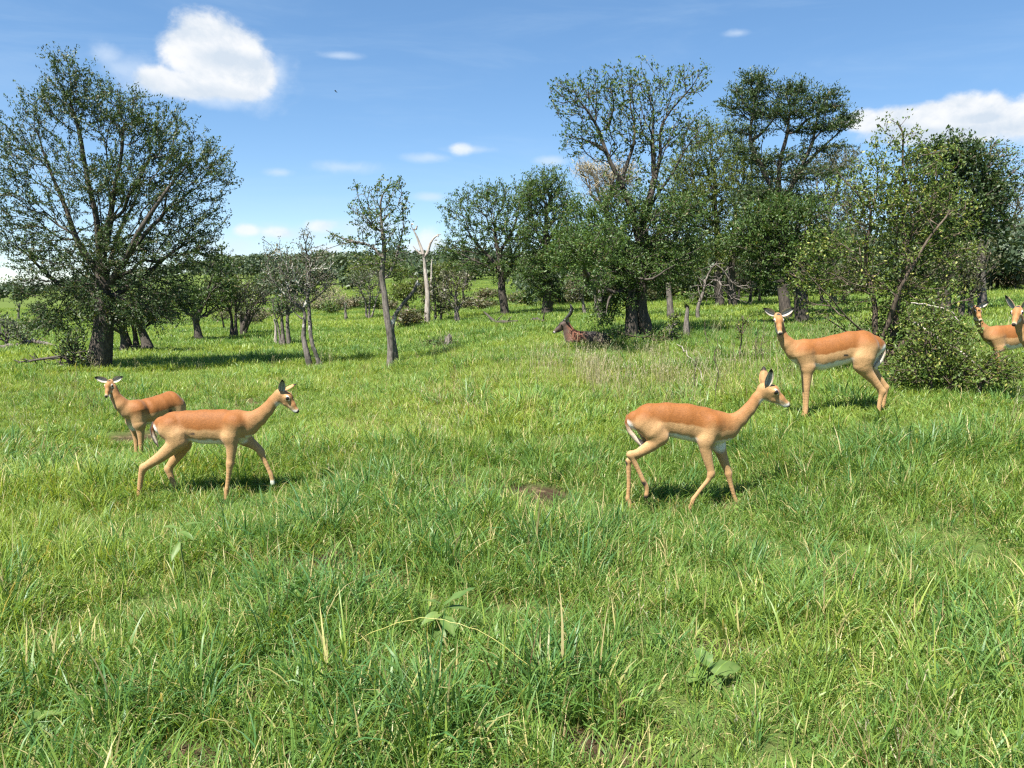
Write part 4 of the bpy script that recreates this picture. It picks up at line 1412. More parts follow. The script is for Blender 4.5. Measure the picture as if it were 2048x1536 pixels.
def tree(name, label, cat, base, lobes, paths=None, r0=.16, N=500, leaf=None, bark=None, nper=12, spread=.22, ll=.09, lw=.04, alpha=.45, step=.30,
         attach=.45, group=None, seed=1, rt=.006, dry=.06, limbs=4, shape=4, tipmax=2.5, wob=.10, shell=.42, k_trunk=8, upw=0.0, droop=0.0, leafy=1.0, loc=None, curve=.45, Y=None, upb=.35, clump=.5, parts=True, zf=.75, rexp=.60, lr=.55, lat=.38, along=.6):
    """base: pixel of the trunk's foot (or Y given); paths: trunk polylines in photograph pixels with an optional depth offset"""
    rng = np.random.default_rng(seed)
    g = ground_hit(*base) if Y is None else gpoint(base[0], Y)
    Yd = g[1]
    def W3(p):
        q = at(p[0], p[1], Yd + (p[2] if len(p) > 2 else 0))
        return q
    if paths is None:
        top = lobes[0]
        paths = [[base, ((base[0] * 2 + top[0]) / 3, (base[1] + top[1]) / 2), (top[0], top[1])]]
    P3 = []
    for i, pa in enumerate(paths):
        pts = [W3(p) for p in pa]
        if pa[0][1] >= base[1] - 12:
            pts[0][2] = float(ground_z(pts[0][0], pts[0][1])) - .05
        P3.append(pts)
    A = sample_lobes(lobes, N, Yd, rng, shell)
    A = A[A[:, 2] > ground_z(A[:, 0], A[:, 1]) + .12]
    pos, par, pl, dr, lab, tips, kids = skeleton(P3, A, rng, alpha, step, attach, curve, wob, upw)
    nt = tips.max()
    rad = rt + (r0 - rt) * (tips / nt) ** rexp
    tr = lab < len(P3)
    for i in range(len(P3)):                              # a trunk tapers with height and flares at the foot
        m = np.where(lab == i)[0]
        f = np.linspace(0, 1, len(m))
        rr = r0 if i == 0 or P3[i][0][2] < P3[0][0][2] + .4 else r0 * lr
        tap = rr * (1 - (.55 if rr == r0 else .80) * f) * (1 + .35 * np.exp(-f * 12) * (rr == r0))
        rad[m] = np.maximum(np.minimum(rad[m], tap * 1.05), tap * .55)
        if i == 0 or rr == r0: rad[m[:2]] = np.maximum(rad[m[:2]], rr * 1.05)
    org = g.copy()
    root = empty(name, org, label, cat, group)
    pos = pos - org
    nl = int(lab.max()) + 1
    size = np.array([(lab == i).sum() for i in range(nl)])
    big = [i for i in np.argsort(-size) if i >= len(P3)][:limbs] if parts else []
    rest = np.ones(len(pos), dtype=bool)
    if parts:
        for i in range(len(P3)):
            m = lab == i
            V, Q = frusta(pos, par, dr, rad, m, k_trunk)
            if len(V):
                obj("trunk" if i == 0 or P3[i][0][2] < P3[0][0][2] + .4 else "limb", mesh_np("trunk", V, [Q]), bark, root)
            rest &= ~m
    for i in big:
        m = lab == i
        th = m & (rad > .022)
        V1, Q1 = frusta(pos, par, dr, rad, th, 6)
        V2, Q2 = frusta(pos, par, dr, rad, m & ~th, 3)
        V = np.concatenate([V1, V2]); Qs = [Q1, Q2 + len(V1)]
        if len(V):
            obj("limb", mesh_np("limb", V, Qs), bark, root)
        rest &= ~m
    if rest.any():
        V, Q = frusta(pos, par, dr, rad, rest, 4 if parts else 5)
        if len(V):
            obj("twigs" if parts else "trunk", mesh_np("twigs", V, [Q]), bark, root)['kind'] = 'stuff' if parts else 'part'
    if leaf is not None and nper > 0:
        s = (tips <= tipmax) & ~tr
        s &= rng.random(len(pos)) < leafy
        V, Q, bv, dv = leaf_cloud(pos[s], dr[s], nper, spread, ll, lw, rng, along=along, dry=dry, shape=shape, droop=droop, upb=upb, clump=clump, zf=zf, lat=lat)
        ob = obj("crown", mesh_np("crown", V, Q, smooth=False, attrs={"bv": bv, "dry": dv}), leaf, root)
        ob['kind'] = 'stuff'
    return root, pos + org, dr, tips, Yd
def build_trees():
    # the big spreading tree on the open side
    tree("acacia_tree", "biggest acacia, wide dark crown branching low from one thick trunk on the meadow", "tree", (195, 742),
         [(140, 170, 48, 66), (95, 225, 62, 50), (190, 215, 62, 62), (255, 240, 62, 60), (45, 300, 62, 60), (320, 270, 66, 62), (375, 320, 66, 56), (425, 345, 46, 55), (25, 400, 60, 60),
          (290, 370, 110, 80, 1.2), (170, 370, 110, 90, .8), (380, 430, 74, 60), (60, 480, 70, 62), (290, 500, 120, 70, 1.4), (160, 520, 110, 70, 1.3), (70, 575, 64, 36, .7), (400, 500, 50, 46), (250, 600, 120, 46, 1.3), (140, 620, 70, 40), (330, 590, 70, 40), (100, 645, 56, 34, .9), (330, 640, 70, 20, .8), (200, 655, 60, 20, .7)],
         [[(195, 742), (198, 700), (203, 650), (206, 590), (204, 520)], [(204, 560), (150, 470), (105, 360), (80, 280)], [(205, 540), (190, 430), (165, 310), (140, 200)],
          [(204, 525), (222, 420), (240, 320), (250, 250)], [(206, 590), (270, 470, -.8), (330, 380, -.8), (380, 320)], [(206, 610), (310, 530, .8), (400, 470, 1)], [(205, 600), (230, 480, 1.5), (290, 350, 1.6)], [(204, 620), (110, 560, .6), (30, 490)]],
         r0=.30, N=3000, leaf=L_DARK, bark=B_DARK, nper=32, spread=0.28, ll=0.07, lw=0.026, alpha=.38, step=.26, attach=.75, tipmax=5, rexp=0.68, lat=0.13, along=1.2, clump=0.7, seed=3, limbs=6, dry=.10, rt=.005)
    tree("acacia_tree", "dark low acacia with a leaning trunk under the biggest tree's outer branches", "tree", (402, 682),
         [(405, 600, 58, 34), (435, 572, 34, 40), (365, 590, 46, 40), (440, 530, 30, 40, .5)], [[(402, 682), (399, 655), (388, 622)]], r0=.17, N=520, leaf=L_GREEN, bark=B_DARK, nper=22, spread=.24, ll=.09, lw=.04, lat=0.15, along=1.1, seed=5)
    tree("acacia_tree", "twin trunked acacia shaded behind the biggest tree, trunks close together", "tree", (250, 706),
         [(262, 628, 76, 30), (310, 605, 60, 34), (215, 610, 60, 34)], [[(250, 706), (244, 670), (238, 640)], [(271, 706), (269, 670), (262, 640)], [(299, 694), (288, 668), (276, 640)]],
         r0=.19, N=360, leaf=L_DARK, bark=B_DARK, nper=18, spread=.26, ll=.10, lw=.045, lat=0.15, along=1.1, seed=6)
    # gnarled small tree and the sapling in the middle
    tree("gnarled_tree", "small gnarled tree, two mottled pale trunks and a tangled sparse crown of dry twigs", "tree", (617, 735),
         [(560, 540, 42, 50), (640, 560, 40, 50), (600, 575, 50, 40), (545, 500, 26, 30, .8), (612, 480, 16, 30, 1), (655, 560, 26, 28), (600, 520, 50, 40, .7), (640, 520, 36, 36, .7)],
         [[(617, 735), (610, 690), (605, 640), (606, 618)], [(634, 730), (624, 680), (620, 635), (617, 605)], [(606, 620), (588, 602), (565, 590), (545, 560), (538, 515)], [(608, 618), (615, 590), (618, 540), (612, 500), (620, 462)],
          [(610, 612), (640, 588), (660, 570)], [(606, 640), (592, 628), (589, 624)]],
         r0=0.085, N=640, leaf=L_GREY, bark=B_PATCH, nper=5, spread=.12, ll=.055, lw=.028, alpha=.35, step=.16, attach=.8, tipmax=4, rexp=0.7, seed=8, dry=.25, limbs=3, rt=.0055, wob=.2)
    tree("young_tree", "slender young tree, open airy crown and one long bare arm, in mid meadow", "tree", (783, 738),
         [(755, 385, 46, 28), (770, 440, 54, 40), (730, 430, 40, 36), (795, 400, 26, 46), (745, 490, 46, 30), (800, 490, 24, 40), (690, 482, 34, 12, 1.5), (780, 530, 44, 16, .8), (660, 470, 14, 8, 1.2), (800, 370, 18, 8, 1), (710, 375, 20, 8, 1), (735, 527, 30, 8, .8)],
         [[(783, 738), (779, 690), (772, 620), (769, 560), (766, 500), (768, 440), (765, 390)], [(768, 520), (752, 500), (735, 488), (700, 484), (668, 492), (648, 500)], [(735, 488), (700, 480), (672, 470), (652, 460)],
          [(769, 560), (784, 530), (800, 480), (806, 430)], [(769, 528), (740, 526), (700, 538)], [(768, 470), (740, 440), (715, 420)]],
         r0=0.09, N=520, leaf=L_GREEN, bark=B_GREY, nper=8, spread=0.09, ll=.058, lw=.032, alpha=0.22, step=.17, attach=.55, tipmax=5, rexp=0.7, lr=0.4, seed=9, dry=.1, limbs=4, rt=.005, wob=0.13)
    tree("dead_tree", "leaning lichen spotted dead stem beside the slender young tree", "dead tree", (792, 728), [(834, 572, 8, 12)],
         [[(792, 728), (790, 690), (789, 655), (795, 630), (812, 600), (828, 582), (836, 560)], [(789, 660), (778, 640), (774, 625)]], r0=.075, N=9, leaf=None, bark=B_PATCH, step=.18, seed=10, wob=.16, limbs=1)
    tree("dead_tree", "bleached dead tree with two forked bare arms rising from a shrub", "dead tree", (855, 648), [(828, 455, 8, 10), (880, 470, 10, 6)],
         [[(855, 648), (854, 590), (850, 540), (848, 515)], [(848, 520), (842, 500), (836, 480), (830, 462), (822, 452)], [(850, 518), (858, 490), (868, 470), (882, 468)], [(848, 510), (836, 505), (826, 492)]],
         r0=.15, N=8, leaf=None, bark=B_DEAD, step=.3, seed=11, wob=.12, limbs=1)
    tree("dead_tree", "short broken pale stub just behind the forked bleached dead tree", "dead tree", (864, 600), [(864, 520, 2, 3)], [[(864, 600), (863, 560), (864, 518)]], r0=.14, N=2, leaf=None, bark=B_DEAD, seed=12, limbs=1)
    # posts left of the gnarled tree
    tree("dead_tree", "thin pale dead stub, first of the bare stems behind the gnarled tree", "dead tree", (552, 690), [(549, 640, 2, 3)], [[(552, 690), (550, 660), (548, 638)]], r0=.06, N=2, leaf=None, bark=B_DEAD, seed=13, limbs=1)
    tree("small_tree", "two straight bare trunks under a thin shrubby crown, behind the gnarled tree", "tree", (567, 693), [(566, 610, 24, 26), (580, 604, 20, 22)],
         [[(567, 693), (564, 650), (563, 612)], [(579, 690), (576, 650), (575, 608)], [(566, 690), (558, 665), (553, 640)]], r0=.085, N=90, leaf=L_DARK, bark=B_GREY, nper=8, spread=.2, ll=.09, lw=.05, seed=14, limbs=1)
    # middle distance
    tree("acacia_tree", "loose crowned acacia with a bare dark trunk beside a taller dense acacia", "tree", (1011, 632),
         [(985, 400, 64, 36), (920, 430, 42, 40, .8), (1000, 460, 80, 40), (930, 490, 50, 22), (1050, 400, 34, 40), (960, 530, 70, 20, .8), (1040, 500, 46, 40), (900, 500, 30, 16), (1010, 540, 50, 24, .7)],
         [[(1011, 632), (1008, 590), (1002, 545), (996, 500), (990, 450)], [(1002, 545), (960, 490), (925, 450)], [(998, 510), (1030, 450), (1040, 410)], [(1004, 560), (1035, 520, 1), (1055, 490, 1)], [(1002, 548), (950, 520, -1), (905, 500)]],
         r0=.22, N=1000, leaf=L_GREEN, bark=B_DARK, nper=20, spread=0.36, ll=0.115, lw=0.045, alpha=.35, tipmax=4, lat=0.15, along=1.1, seed=15, limbs=4, attach=.7)
    tree("acacia_tree", "tall dense acacia with low foliage, directly behind the resting waterbuck's horns", "tree", (1094, 630),
         [(1095, 365, 44, 28), (1070, 400, 42, 34), (1125, 410, 36, 36), (1090, 460, 64, 40), (1130, 490, 34, 36), (1085, 530, 52, 40, 1.2), (1100, 580, 40, 24, 1.1)],
         [[(1094, 630), (1096, 580), (1094, 530), (1090, 470), (1092, 410)], [(1092, 500), (1065, 450), (1060, 400)], [(1092, 490), (1125, 430), (1130, 400)], [(1094, 628), (1106, 600), (1116, 580)]],
         r0=.27, N=1300, leaf=L_GREEN, bark=B_DARK, nper=26, spread=0.36, ll=0.1, lw=0.038, alpha=.35, tipmax=5, lat=0.15, along=1.1, seed=16, limbs=4, attach=.5)
    tree("small_tree", "squat grey shrubby tree on the near side of the bleached dead tree", "tree", (916, 645), [(912, 580, 36, 30), (930, 560, 18, 18), (895, 560, 20, 20)], [[(916, 645), (914, 620), (912, 598)], [(914, 622), (928, 600)]],
         r0=.13, N=240, leaf=L_SCRUB, bark=B_GREY, nper=8, spread=.22, ll=.10, lw=.05, seed=17, limbs=2)
    tree("shrub", "dense dull shrub wrapped round the foot of the bleached dead tree", "shrub", (868, 645), [(870, 588, 30, 34), (850, 575, 20, 20), (885, 615, 18, 22)], [[(868, 645), (869, 620), (870, 600)], [(880, 644), (884, 620)]],
         r0=.08, N=260, leaf=L_SCRUB, bark=B_GREY, nper=9, spread=.24, ll=.11, lw=.06, seed=18, limbs=1)
    tree("small_tree", "thin grey tree on several slanting stems across the meadow, before the wooded slope", "tree", (735, 637), [(735, 575, 34, 26), (715, 555, 22, 18), (750, 550, 22, 20)],
         [[(735, 637), (731, 610), (724, 585)], [(738, 637), (738, 605), (740, 580)], [(741, 637), (750, 612), (756, 590)]], r0=.07, N=220, leaf=L_GREY, bark=B_GREY, nper=7, spread=.26, ll=.11, lw=.05, seed=19, limbs=1)
    tree("dead_tree", "short dark dead snag standing alone on the far meadow", "dead tree", (692, 641), [(691, 610, 4, 10)], [[(692, 641), (690, 625), (689, 605)], [(692, 628), (697, 640)]], r0=.09, N=8, leaf=L_DARK, nper=6, bark=B_GREY, seed=20, limbs=1, spread=.2, ll=.12, lw=.06)
    tree("small_tree", "bushy tree on two slim trunks, between the biggest tree and the gnarled tree", "tree", (463, 676), [(460, 600, 34, 26), (440, 580, 30, 30), (480, 575, 30, 24)], [[(463, 676), (462, 645), (460, 620)], [(472, 672), (474, 648), (472, 625)]],
         r0=.09, N=300, leaf=L_OLIVE, bark=B_DARK, nper=8, spread=.22, ll=.095, lw=.045, seed=21, limbs=2)
    tree("small_tree", "low spreading tree with a forked dark trunk beside a two trunked bushy tree", "tree", (486, 670), [(495, 610, 36, 24), (520, 585, 26, 22), (480, 590, 26, 22), (540, 600, 26, 10, .6)], [[(486, 670), (484, 645), (482, 625)], [(488, 668), (500, 645), (512, 620)], [(486, 655), (510, 606), (545, 600)]],
         r0=.12, N=300, leaf=L_GREY, bark=B_DARK, nper=8, spread=.22, ll=.095, lw=.045, seed=22, limbs=2)
    tree("small_tree", "tiny thin stemmed tree with a pinkish crown beside the two trunked bushy tree", "tree", (448, 663), [(444, 628, 22, 18)], [[(448, 663), (447, 645), (441, 630)]], r0=.05, N=70, leaf=L_SCRUB, bark=B_DARK, nper=7, spread=.2, ll=.10, lw=.05, seed=23, limbs=1)
    tree("small_tree", "dark compact round tree showing between the low spreading tree and the gnarled tree", "tree", (530, 612), [(530, 570, 34, 26), (505, 580, 24, 20)], [[(530, 612), (530, 590)]], r0=.16, N=170, leaf=L_DARK, bark=B_DARK, nper=14, spread=.5, ll=.20, lw=.10, seed=24, limbs=1)
    tree("acacia_tree", "broad green acacia on the far slope directly behind the slender young tree", "tree", (762, 588), [(750, 530, 50, 20), (720, 545, 30, 18), (790, 545, 30, 20)], [[(762, 588), (760, 560), (752, 540)]], r0=.24, N=260, leaf=L_OLIVE, bark=B_DARK, nper=14, spread=.6, ll=.26, lw=.12, seed=25, limbs=1, step=.6)
    tree("acacia_tree", "rounded yellow green tree low on the slope beside the leaning dead stem", "tree", (815, 618), [(808, 585, 30, 22), (830, 575, 24, 18), (790, 595, 18, 14)], [[(815, 618), (812, 602), (808, 590)]], r0=.14, N=200, leaf=L_OLIVE, bark=B_DARK, nper=13, spread=.4, ll=.18, lw=.09, seed=26, limbs=1, step=.5)
    tree("acacia_tree", "flat topped green acacia on the slope above the rounded yellow green tree", "tree", (830, 572), [(825, 545, 40, 14), (850, 540, 26, 12), (800, 548, 24, 12)], [[(830, 572), (828, 555)]], r0=.25, N=220, leaf=L_GREEN, bark=B_DARK, nper=13, spread=.7, ll=.30, lw=.14, seed=27, limbs=1, step=.8)
    tree("small_tree", "pinkish grey leafless looking shrub tree in the dip, uphill of the gnarled tree", "tree", (662, 622), [(662, 592, 26, 20), (640, 598, 16, 16), (682, 600, 18, 14)], [[(662, 622), (660, 605)]], r0=.10, N=200, leaf=L_TWIG, bark=B_GREY, nper=7, spread=.4, ll=.26, lw=.025, seed=28, limbs=1)
    tree("small_tree", "dark bushy tree on several stems in the far clearing above the pair of acacias", "tree", (942, 560), [(940, 545, 14, 12), (934, 530, 12, 12), (950, 548, 10, 6)], [[(935, 561), (936, 550)], [(942, 560), (942, 550)], [(950, 560), (949, 550)]], r0=.28, N=120, leaf=L_DARK, bark=B_DARK, nper=13, spread=.7, ll=.34, lw=.18, seed=29, limbs=1, step=.8)
    tree("small_tree", "lone tree with a slanted trunk on the open slope in the gap above the dip", "tree", (703, 572), [(700, 552, 22, 12), (716, 558, 14, 10)], [[(703, 572), (700, 562)]], r0=.2, N=100, leaf=L_DARK, bark=B_DARK, nper=13, spread=.7, ll=.3, lw=.15, seed=30, limbs=1, step=.8)
    tree("small_tree", "yellowish tree in front of the wooded ridge beside the bleached dead tree", "tree", (888, 575), [(885, 540, 22, 22), (905, 535, 18, 18)], [[(888, 575), (886, 555)]], r0=.2, N=170, leaf=L_OLIVE, bark=B_DARK, nper=13, spread=.5, ll=.24, lw=.11, seed=31, limbs=1, step=.6)
    # far left
    tree("shrub", "grey shrub with trailing twigs at the picture edge beyond the biggest tree", "shrub", (14, 700), [(10, 655, 36, 28), (40, 670, 26, 22), (-20, 650, 30, 30)], [[(14, 700), (12, 675)], [(44, 702), (48, 680)]], r0=.08, N=260, leaf=L_GREY, bark=B_GREY, nper=6, spread=.22, ll=.10, lw=.045, seed=32, limbs=2)
    tree("dead_tree", "thin ragged dead tree on the open plain beyond the biggest tree", "dead tree", (38, 640), [(38, 612, 6, 10), (34, 622, 5, 5)], [[(38, 640), (37, 625), (39, 605)]], r0=.10, N=14, leaf=L_DARK, bark=B_GREY, nper=5, spread=.3, ll=.16, lw=.08, seed=33, limbs=1)
    tree("small_tree", "small round tree casting a shade spot on the open plain", "tree", (82, 636), [(78, 618, 14, 12), (88, 625, 8, 7)], [[(82, 636), (80, 625)]], r0=.12, N=80, leaf=L_DARK, bark=B_GREY, nper=10, spread=.4, ll=.2, lw=.1, seed=34, limbs=1)

    # the grove: tall sparse tree, dense acacias, layered flat topped tree
    tree("thorn_tree", "tallest tree of the grove, thin bare looking crown of curving branches above denser foliage", "tree", (1284, 674),
         [(1150, 200, 60, 46, .7), (1130, 180, 36, 30, .6), (1200, 190, 60, 56, .7), (1270, 180, 60, 58, 1), (1340, 180, 46, 50, .6), (1385, 160, 40, 36, .6), (1160, 270, 56, 24, 1.1), (1230, 270, 70, 60, .8), (1310, 270, 70, 60, .9), (1380, 260, 50, 40, .7), (1150, 300, 30, 18, .6), (1280, 360, 80, 40, .7)],
         [[(1284, 674), (1280, 620), (1282, 560), (1286, 480), (1288, 420)], [(1286, 500), (1270, 430), (1252, 390), (1238, 350), (1220, 310), (1200, 270), (1180, 230), (1150, 185)], [(1252, 390), (1250, 340), (1262, 290), (1275, 230), (1270, 170)],
          [(1288, 425), (1300, 360), (1320, 300), (1340, 240), (1360, 200), (1395, 155)], [(1290, 450), (1330, 380), (1370, 310), (1400, 260)], [(1220, 310), (1190, 290), (1150, 275)], [(1300, 360), (1296, 280), (1300, 200)], [(1200, 270), (1215, 220), (1225, 190)]],
         r0=0.19, N=1500, leaf=L_GREEN, bark=B_DARK, nper=7, spread=0.16, ll=0.075, lw=0.036, alpha=.30, step=.24, attach=.8, tipmax=4, rexp=0.72, lr=0.48, lat=0.2, along=1.0, seed=41, limbs=6, dry=.12, rt=0.004, leafy=0.8, wob=0.22)
    tree("acacia_tree", "dense low hung acacia shading the resting waterbuck, trunk beside the tallest tree's trunk", "tree", (1264, 677),
         [(1180, 450, 66, 56, 1), (1250, 430, 70, 50, 1), (1320, 440, 66, 60, 1), (1210, 520, 80, 56, 1.4), (1300, 530, 86, 54, 1.4), (1160, 500, 40, 40), (1380, 500, 40, 46), (1135, 505, 46, 36, 1, -3.0, 1.0), (1195, 490, 60, 40, 1, -3.2, 1.1), (1185, 560, 50, 20, .8, -1.6, 1), (1240, 590, 50, 34, 1.2), (1210, 620, 26, 36, .8), (1370, 430, 44, 44)],  # lobes set forward of the trunk are added to cast shade on the waterbuck
         [[(1264, 677), (1258, 620), (1255, 560), (1250, 500), (1245, 460)], [(1255, 560), (1210, 510), (1180, 470)], [(1254, 540), (1300, 490), (1330, 450)], [(1256, 580), (1220, 590, -.5), (1212, 630, -.9)], [(1255, 555), (1300, 560, -1), (1350, 530, -1.2)]],
         r0=0.17, N=2200, leaf=L_GREEN, bark=B_DARK, nper=24, spread=0.28, ll=0.072, lw=0.028, alpha=.35, step=.24, attach=.6, tipmax=5, lat=0.15, along=1.1, seed=42, limbs=5, dry=.05)
    tree("acacia_tree", "feathery yellow green acacia in the middle of the grove with two stout dark trunks", "tree", (1440, 616),
         [(1400, 300, 50, 56), (1460, 290, 56, 50), (1430, 370, 90, 60, 1.3), (1500, 350, 56, 50), (1380, 420, 60, 50), (1470, 440, 90, 56, 1.3), (1540, 410, 46, 46), (1420, 500, 80, 46), (1510, 500, 60, 40), (1360, 360, 40, 60)],
         [[(1440, 616), (1438, 560), (1436, 490), (1432, 410), (1428, 340)], [(1466, 628), (1462, 570), (1465, 490), (1475, 410)], [(1436, 470), (1395, 400), (1380, 330)], [(1465, 480), (1510, 420), (1540, 390)]],
         r0=0.2, N=2200, leaf=L_OLIVE, bark=B_DARK, nper=26, spread=0.34, ll=0.1, lw=0.036, alpha=.35, step=.3, attach=.5, tipmax=5, rexp=0.66, lat=0.15, along=1.1, seed=43, limbs=5, dry=.04)
    tree("flat_topped_acacia", "tall flat topped acacia with stacked dark tiers of foliage against the sky", "tree", (1572, 640),
         [(1512, 160, 30, 10, 1.6), (1505, 182, 46, 9, 1.6), (1490, 208, 52, 9, 1.6), (1520, 228, 62, 8, 1.4), (1585, 178, 34, 8, 1.6), (1600, 200, 52, 8, 1.6), (1590, 226, 66, 8, 1.4), (1652, 190, 24, 9, 1.6), (1660, 215, 34, 9, 1.4), (1665, 252, 46, 8, 1.8), (1690, 238, 22, 6, 1.4), (1620, 258, 60, 7, 1.3), (1500, 262, 50, 8, 1), (1490, 300, 40, 10, .9), (1560, 318, 80, 9, 1.2), (1640, 296, 60, 8, 1), (1600, 350, 90, 12, 1.2), (1530, 390, 70, 16, 1.2), (1620, 395, 60, 12, 1)],
         [[(1572, 640), (1566, 590), (1560, 520), (1556, 440), (1552, 380)], [(1554, 400), (1520, 330), (1492, 290), (1500, 240), (1510, 190)], [(1553, 390), (1562, 330), (1580, 270), (1582, 215)], [(1558, 420), (1600, 340), (1630, 280), (1645, 215)], [(1492, 290), (1530, 260), (1560, 225)], [(1600, 340), (1650, 290), (1690, 255)], [(1580, 275), (1610, 240), (1640, 230)]],
         r0=0.19, N=1900, leaf=L_DARK, bark=B_DARK, nper=22, spread=0.34, ll=0.085, lw=0.03, alpha=.35, step=.28, attach=.7, tipmax=5, zf=0.3, rexp=0.68, lat=0.15, along=1.1, seed=44, limbs=5, dry=.05, upb=.6, wob=.14)
    tree("acacia_tree", "thin pale feathery acacia between the flat topped tree and the leafy bush", "tree", (1668, 610),
         [(1650, 340, 70, 34, .8), (1690, 320, 50, 30, .6), (1640, 420, 60, 36, .8), (1690, 470, 60, 50), (1620, 500, 60, 40), (1700, 400, 40, 40, .7), (1560, 480, 70, 46), (1590, 545, 60, 26), (1670, 545, 60, 26)],
         [[(1668, 610), (1664, 540), (1655, 470), (1665, 400), (1680, 340)], [(1655, 470), (1620, 420), (1600, 400)], [(1656, 480), (1690, 440), (1700, 420)]],
         r0=.16, N=1500, leaf=L_SCRUB, bark=B_GREY, nper=18, spread=.30, ll=.12, lw=.03, alpha=.35, step=.32, attach=.5, tipmax=4, lat=0.15, along=1.1, seed=45, limbs=3)
    tree("acacia_tree", "bare twigged straw coloured tree showing behind the tallest tree's lower branches", "tree", (1200, 640),
         [(1190, 350, 36, 24), (1220, 380, 50, 34), (1170, 335, 20, 14), (1240, 350, 40, 24)], [[(1200, 640), (1205, 560), (1215, 480), (1215, 400)]],
         r0=.16, N=360, leaf=L_TWIG, bark=B_GREY, nper=8, spread=.42, ll=.34, lw=.018, alpha=.3, step=.35, seed=46, limbs=2, attach=.7)
    tree("acacia_tree", "dark green round crowned tree looming behind the leafy bush at the picture edge", "tree", (1885, 628),
         [(1940, 330, 50, 46), (1900, 310, 50, 40), (1870, 340, 60, 56), (1930, 400, 80, 56, 1.2), (1850, 430, 80, 56), (1960, 450, 60, 40), (1990, 380, 36, 40), (1880, 480, 70, 40)],
         [[(1885, 628), (1890, 560), (1895, 490), (1905, 410), (1915, 350)], [(1892, 520), (1860, 450), (1850, 390)], [(1895, 480), (1950, 420), (1975, 380)]],
         r0=.24, N=1300, leaf=L_DARK, bark=B_DARK, nper=20, spread=.28, ll=.11, lw=.055, alpha=.35, step=.3, tipmax=4, lat=0.15, along=1.1, seed=47, limbs=4, attach=.6)
    tree("acacia_tree", "dark spreading acacia filling the grove under the flat topped tree's crown", "tree", (1602, 652),
         [(1540, 440, 70, 40, 1.2), (1600, 430, 60, 36), (1500, 480, 60, 40), (1570, 500, 80, 40, 1.2), (1640, 490, 60, 40), (1530, 550, 50, 26), (1620, 555, 50, 24)], [[(1602, 652), (1598, 590), (1585, 520), (1570, 460)], [(1590, 540), (1630, 500), (1650, 470)]],
         r0=.20, N=1200, leaf=L_GREEN, bark=B_DARK, nper=24, spread=.32, ll=.09, lw=.034, alpha=.35, step=.3, lat=.15, along=1.1, tipmax=5, seed=58, limbs=3)
    tree("thorn_tree", "spiky sparse tree with upswept twigs showing over the dark round crown", "tree", (1965, 615),
         [(1985, 310, 50, 36), (1950, 320, 30, 36), (2020, 340, 34, 40), (1980, 390, 50, 40)], [[(1965, 615), (1962, 520), (1960, 440), (1965, 380), (1980, 320)]],
         r0=.15, N=420, leaf=L_GREEN, bark=B_GREY, nper=5, spread=.2, ll=.10, lw=.045, alpha=.28, step=.3, seed=48, limbs=3, attach=.7)
    tree("small_tree", "brownish tangled tree on crooked dark trunks at the picture edge", "tree", (2043, 568),
         [(2030, 400, 50, 36), (2070, 390, 50, 40), (2010, 440, 40, 36), (2050, 470, 40, 30)], [[(2043, 568), (2036, 520), (2020, 490), (2024, 440), (2035, 410)], [(2006, 562), (2008, 520), (2020, 495)], [(2036, 520), (2070, 460), (2080, 420)]],
         r0=.20, N=600, leaf=L_SCRUB, bark=B_DARK, nper=8, spread=.34, ll=.15, lw=.05, alpha=.3, step=.4, seed=49, limbs=3, attach=.6, dry=.3)
    # thin stems of the undergrowth inside the grove
    tree("small_tree", "thin stemmed scrubby tree between the waterbuck's tall acacia and the grove", "tree", (1170, 628), [(1165, 560, 30, 30), (1190, 545, 30, 26), (1150, 580, 20, 24)], [[(1170, 628), (1168, 600), (1166, 575)], [(1192, 622), (1188, 596), (1184, 570)], [(1204, 625), (1196, 590)]], r0=.09, N=300, leaf=L_SCRUB, bark=B_GREY, nper=8, spread=.25, ll=.11, lw=.045, seed=51, limbs=2, dry=.2)
    tree("small_tree", "pale straight trunk rising through the grove just beyond the tallest tree", "tree", (1342, 640), [(1345, 520, 44, 30), (1330, 490, 40, 30), (1370, 545, 30, 24)], [[(1342, 640), (1340, 590), (1343, 540), (1340, 500)]], r0=.12, N=300, leaf=L_OLIVE, bark=B_GREY, nper=8, spread=.25, ll=.10, lw=.04, seed=52, limbs=2)
    tree("dead_tree", "lone grey dead post of a trunk on the grass in front of the grove", "dead tree", (1374, 678), [(1375, 615, 3, 4)], [[(1374, 678), (1372, 645), (1376, 612)]], r0=.085, N=2, leaf=None, bark=B_GREY, seed=53, limbs=1)
    tree("small_tree", "slim dark stems with a dull crown deep in the grove beyond the feathery acacia", "tree", (1500, 606), [(1505, 550, 44, 30), (1530, 530, 34, 30), (1480, 560, 26, 24)], [[(1500, 606), (1502, 570)], [(1520, 604), (1518, 570)], [(1475, 606), (1482, 570)]], r0=.08, N=300, leaf=L_SCRUB, bark=B_DARK, nper=8, spread=.3, ll=.12, lw=.045, seed=54, limbs=2, dry=.15)
    tree("small_tree", "group of slim trunks with scrubby leaves behind the standing impala's back", "tree", (1640, 612), [(1640, 560, 40, 30), (1680, 555, 40, 30), (1610, 570, 30, 24)], [[(1640, 612), (1642, 570)], [(1690, 618), (1688, 570)], [(1615, 610), (1612, 575)]], r0=.08, N=320, leaf=L_OLIVE, bark=B_DARK, nper=8, spread=.3, ll=.12, lw=.045, seed=55, limbs=2)
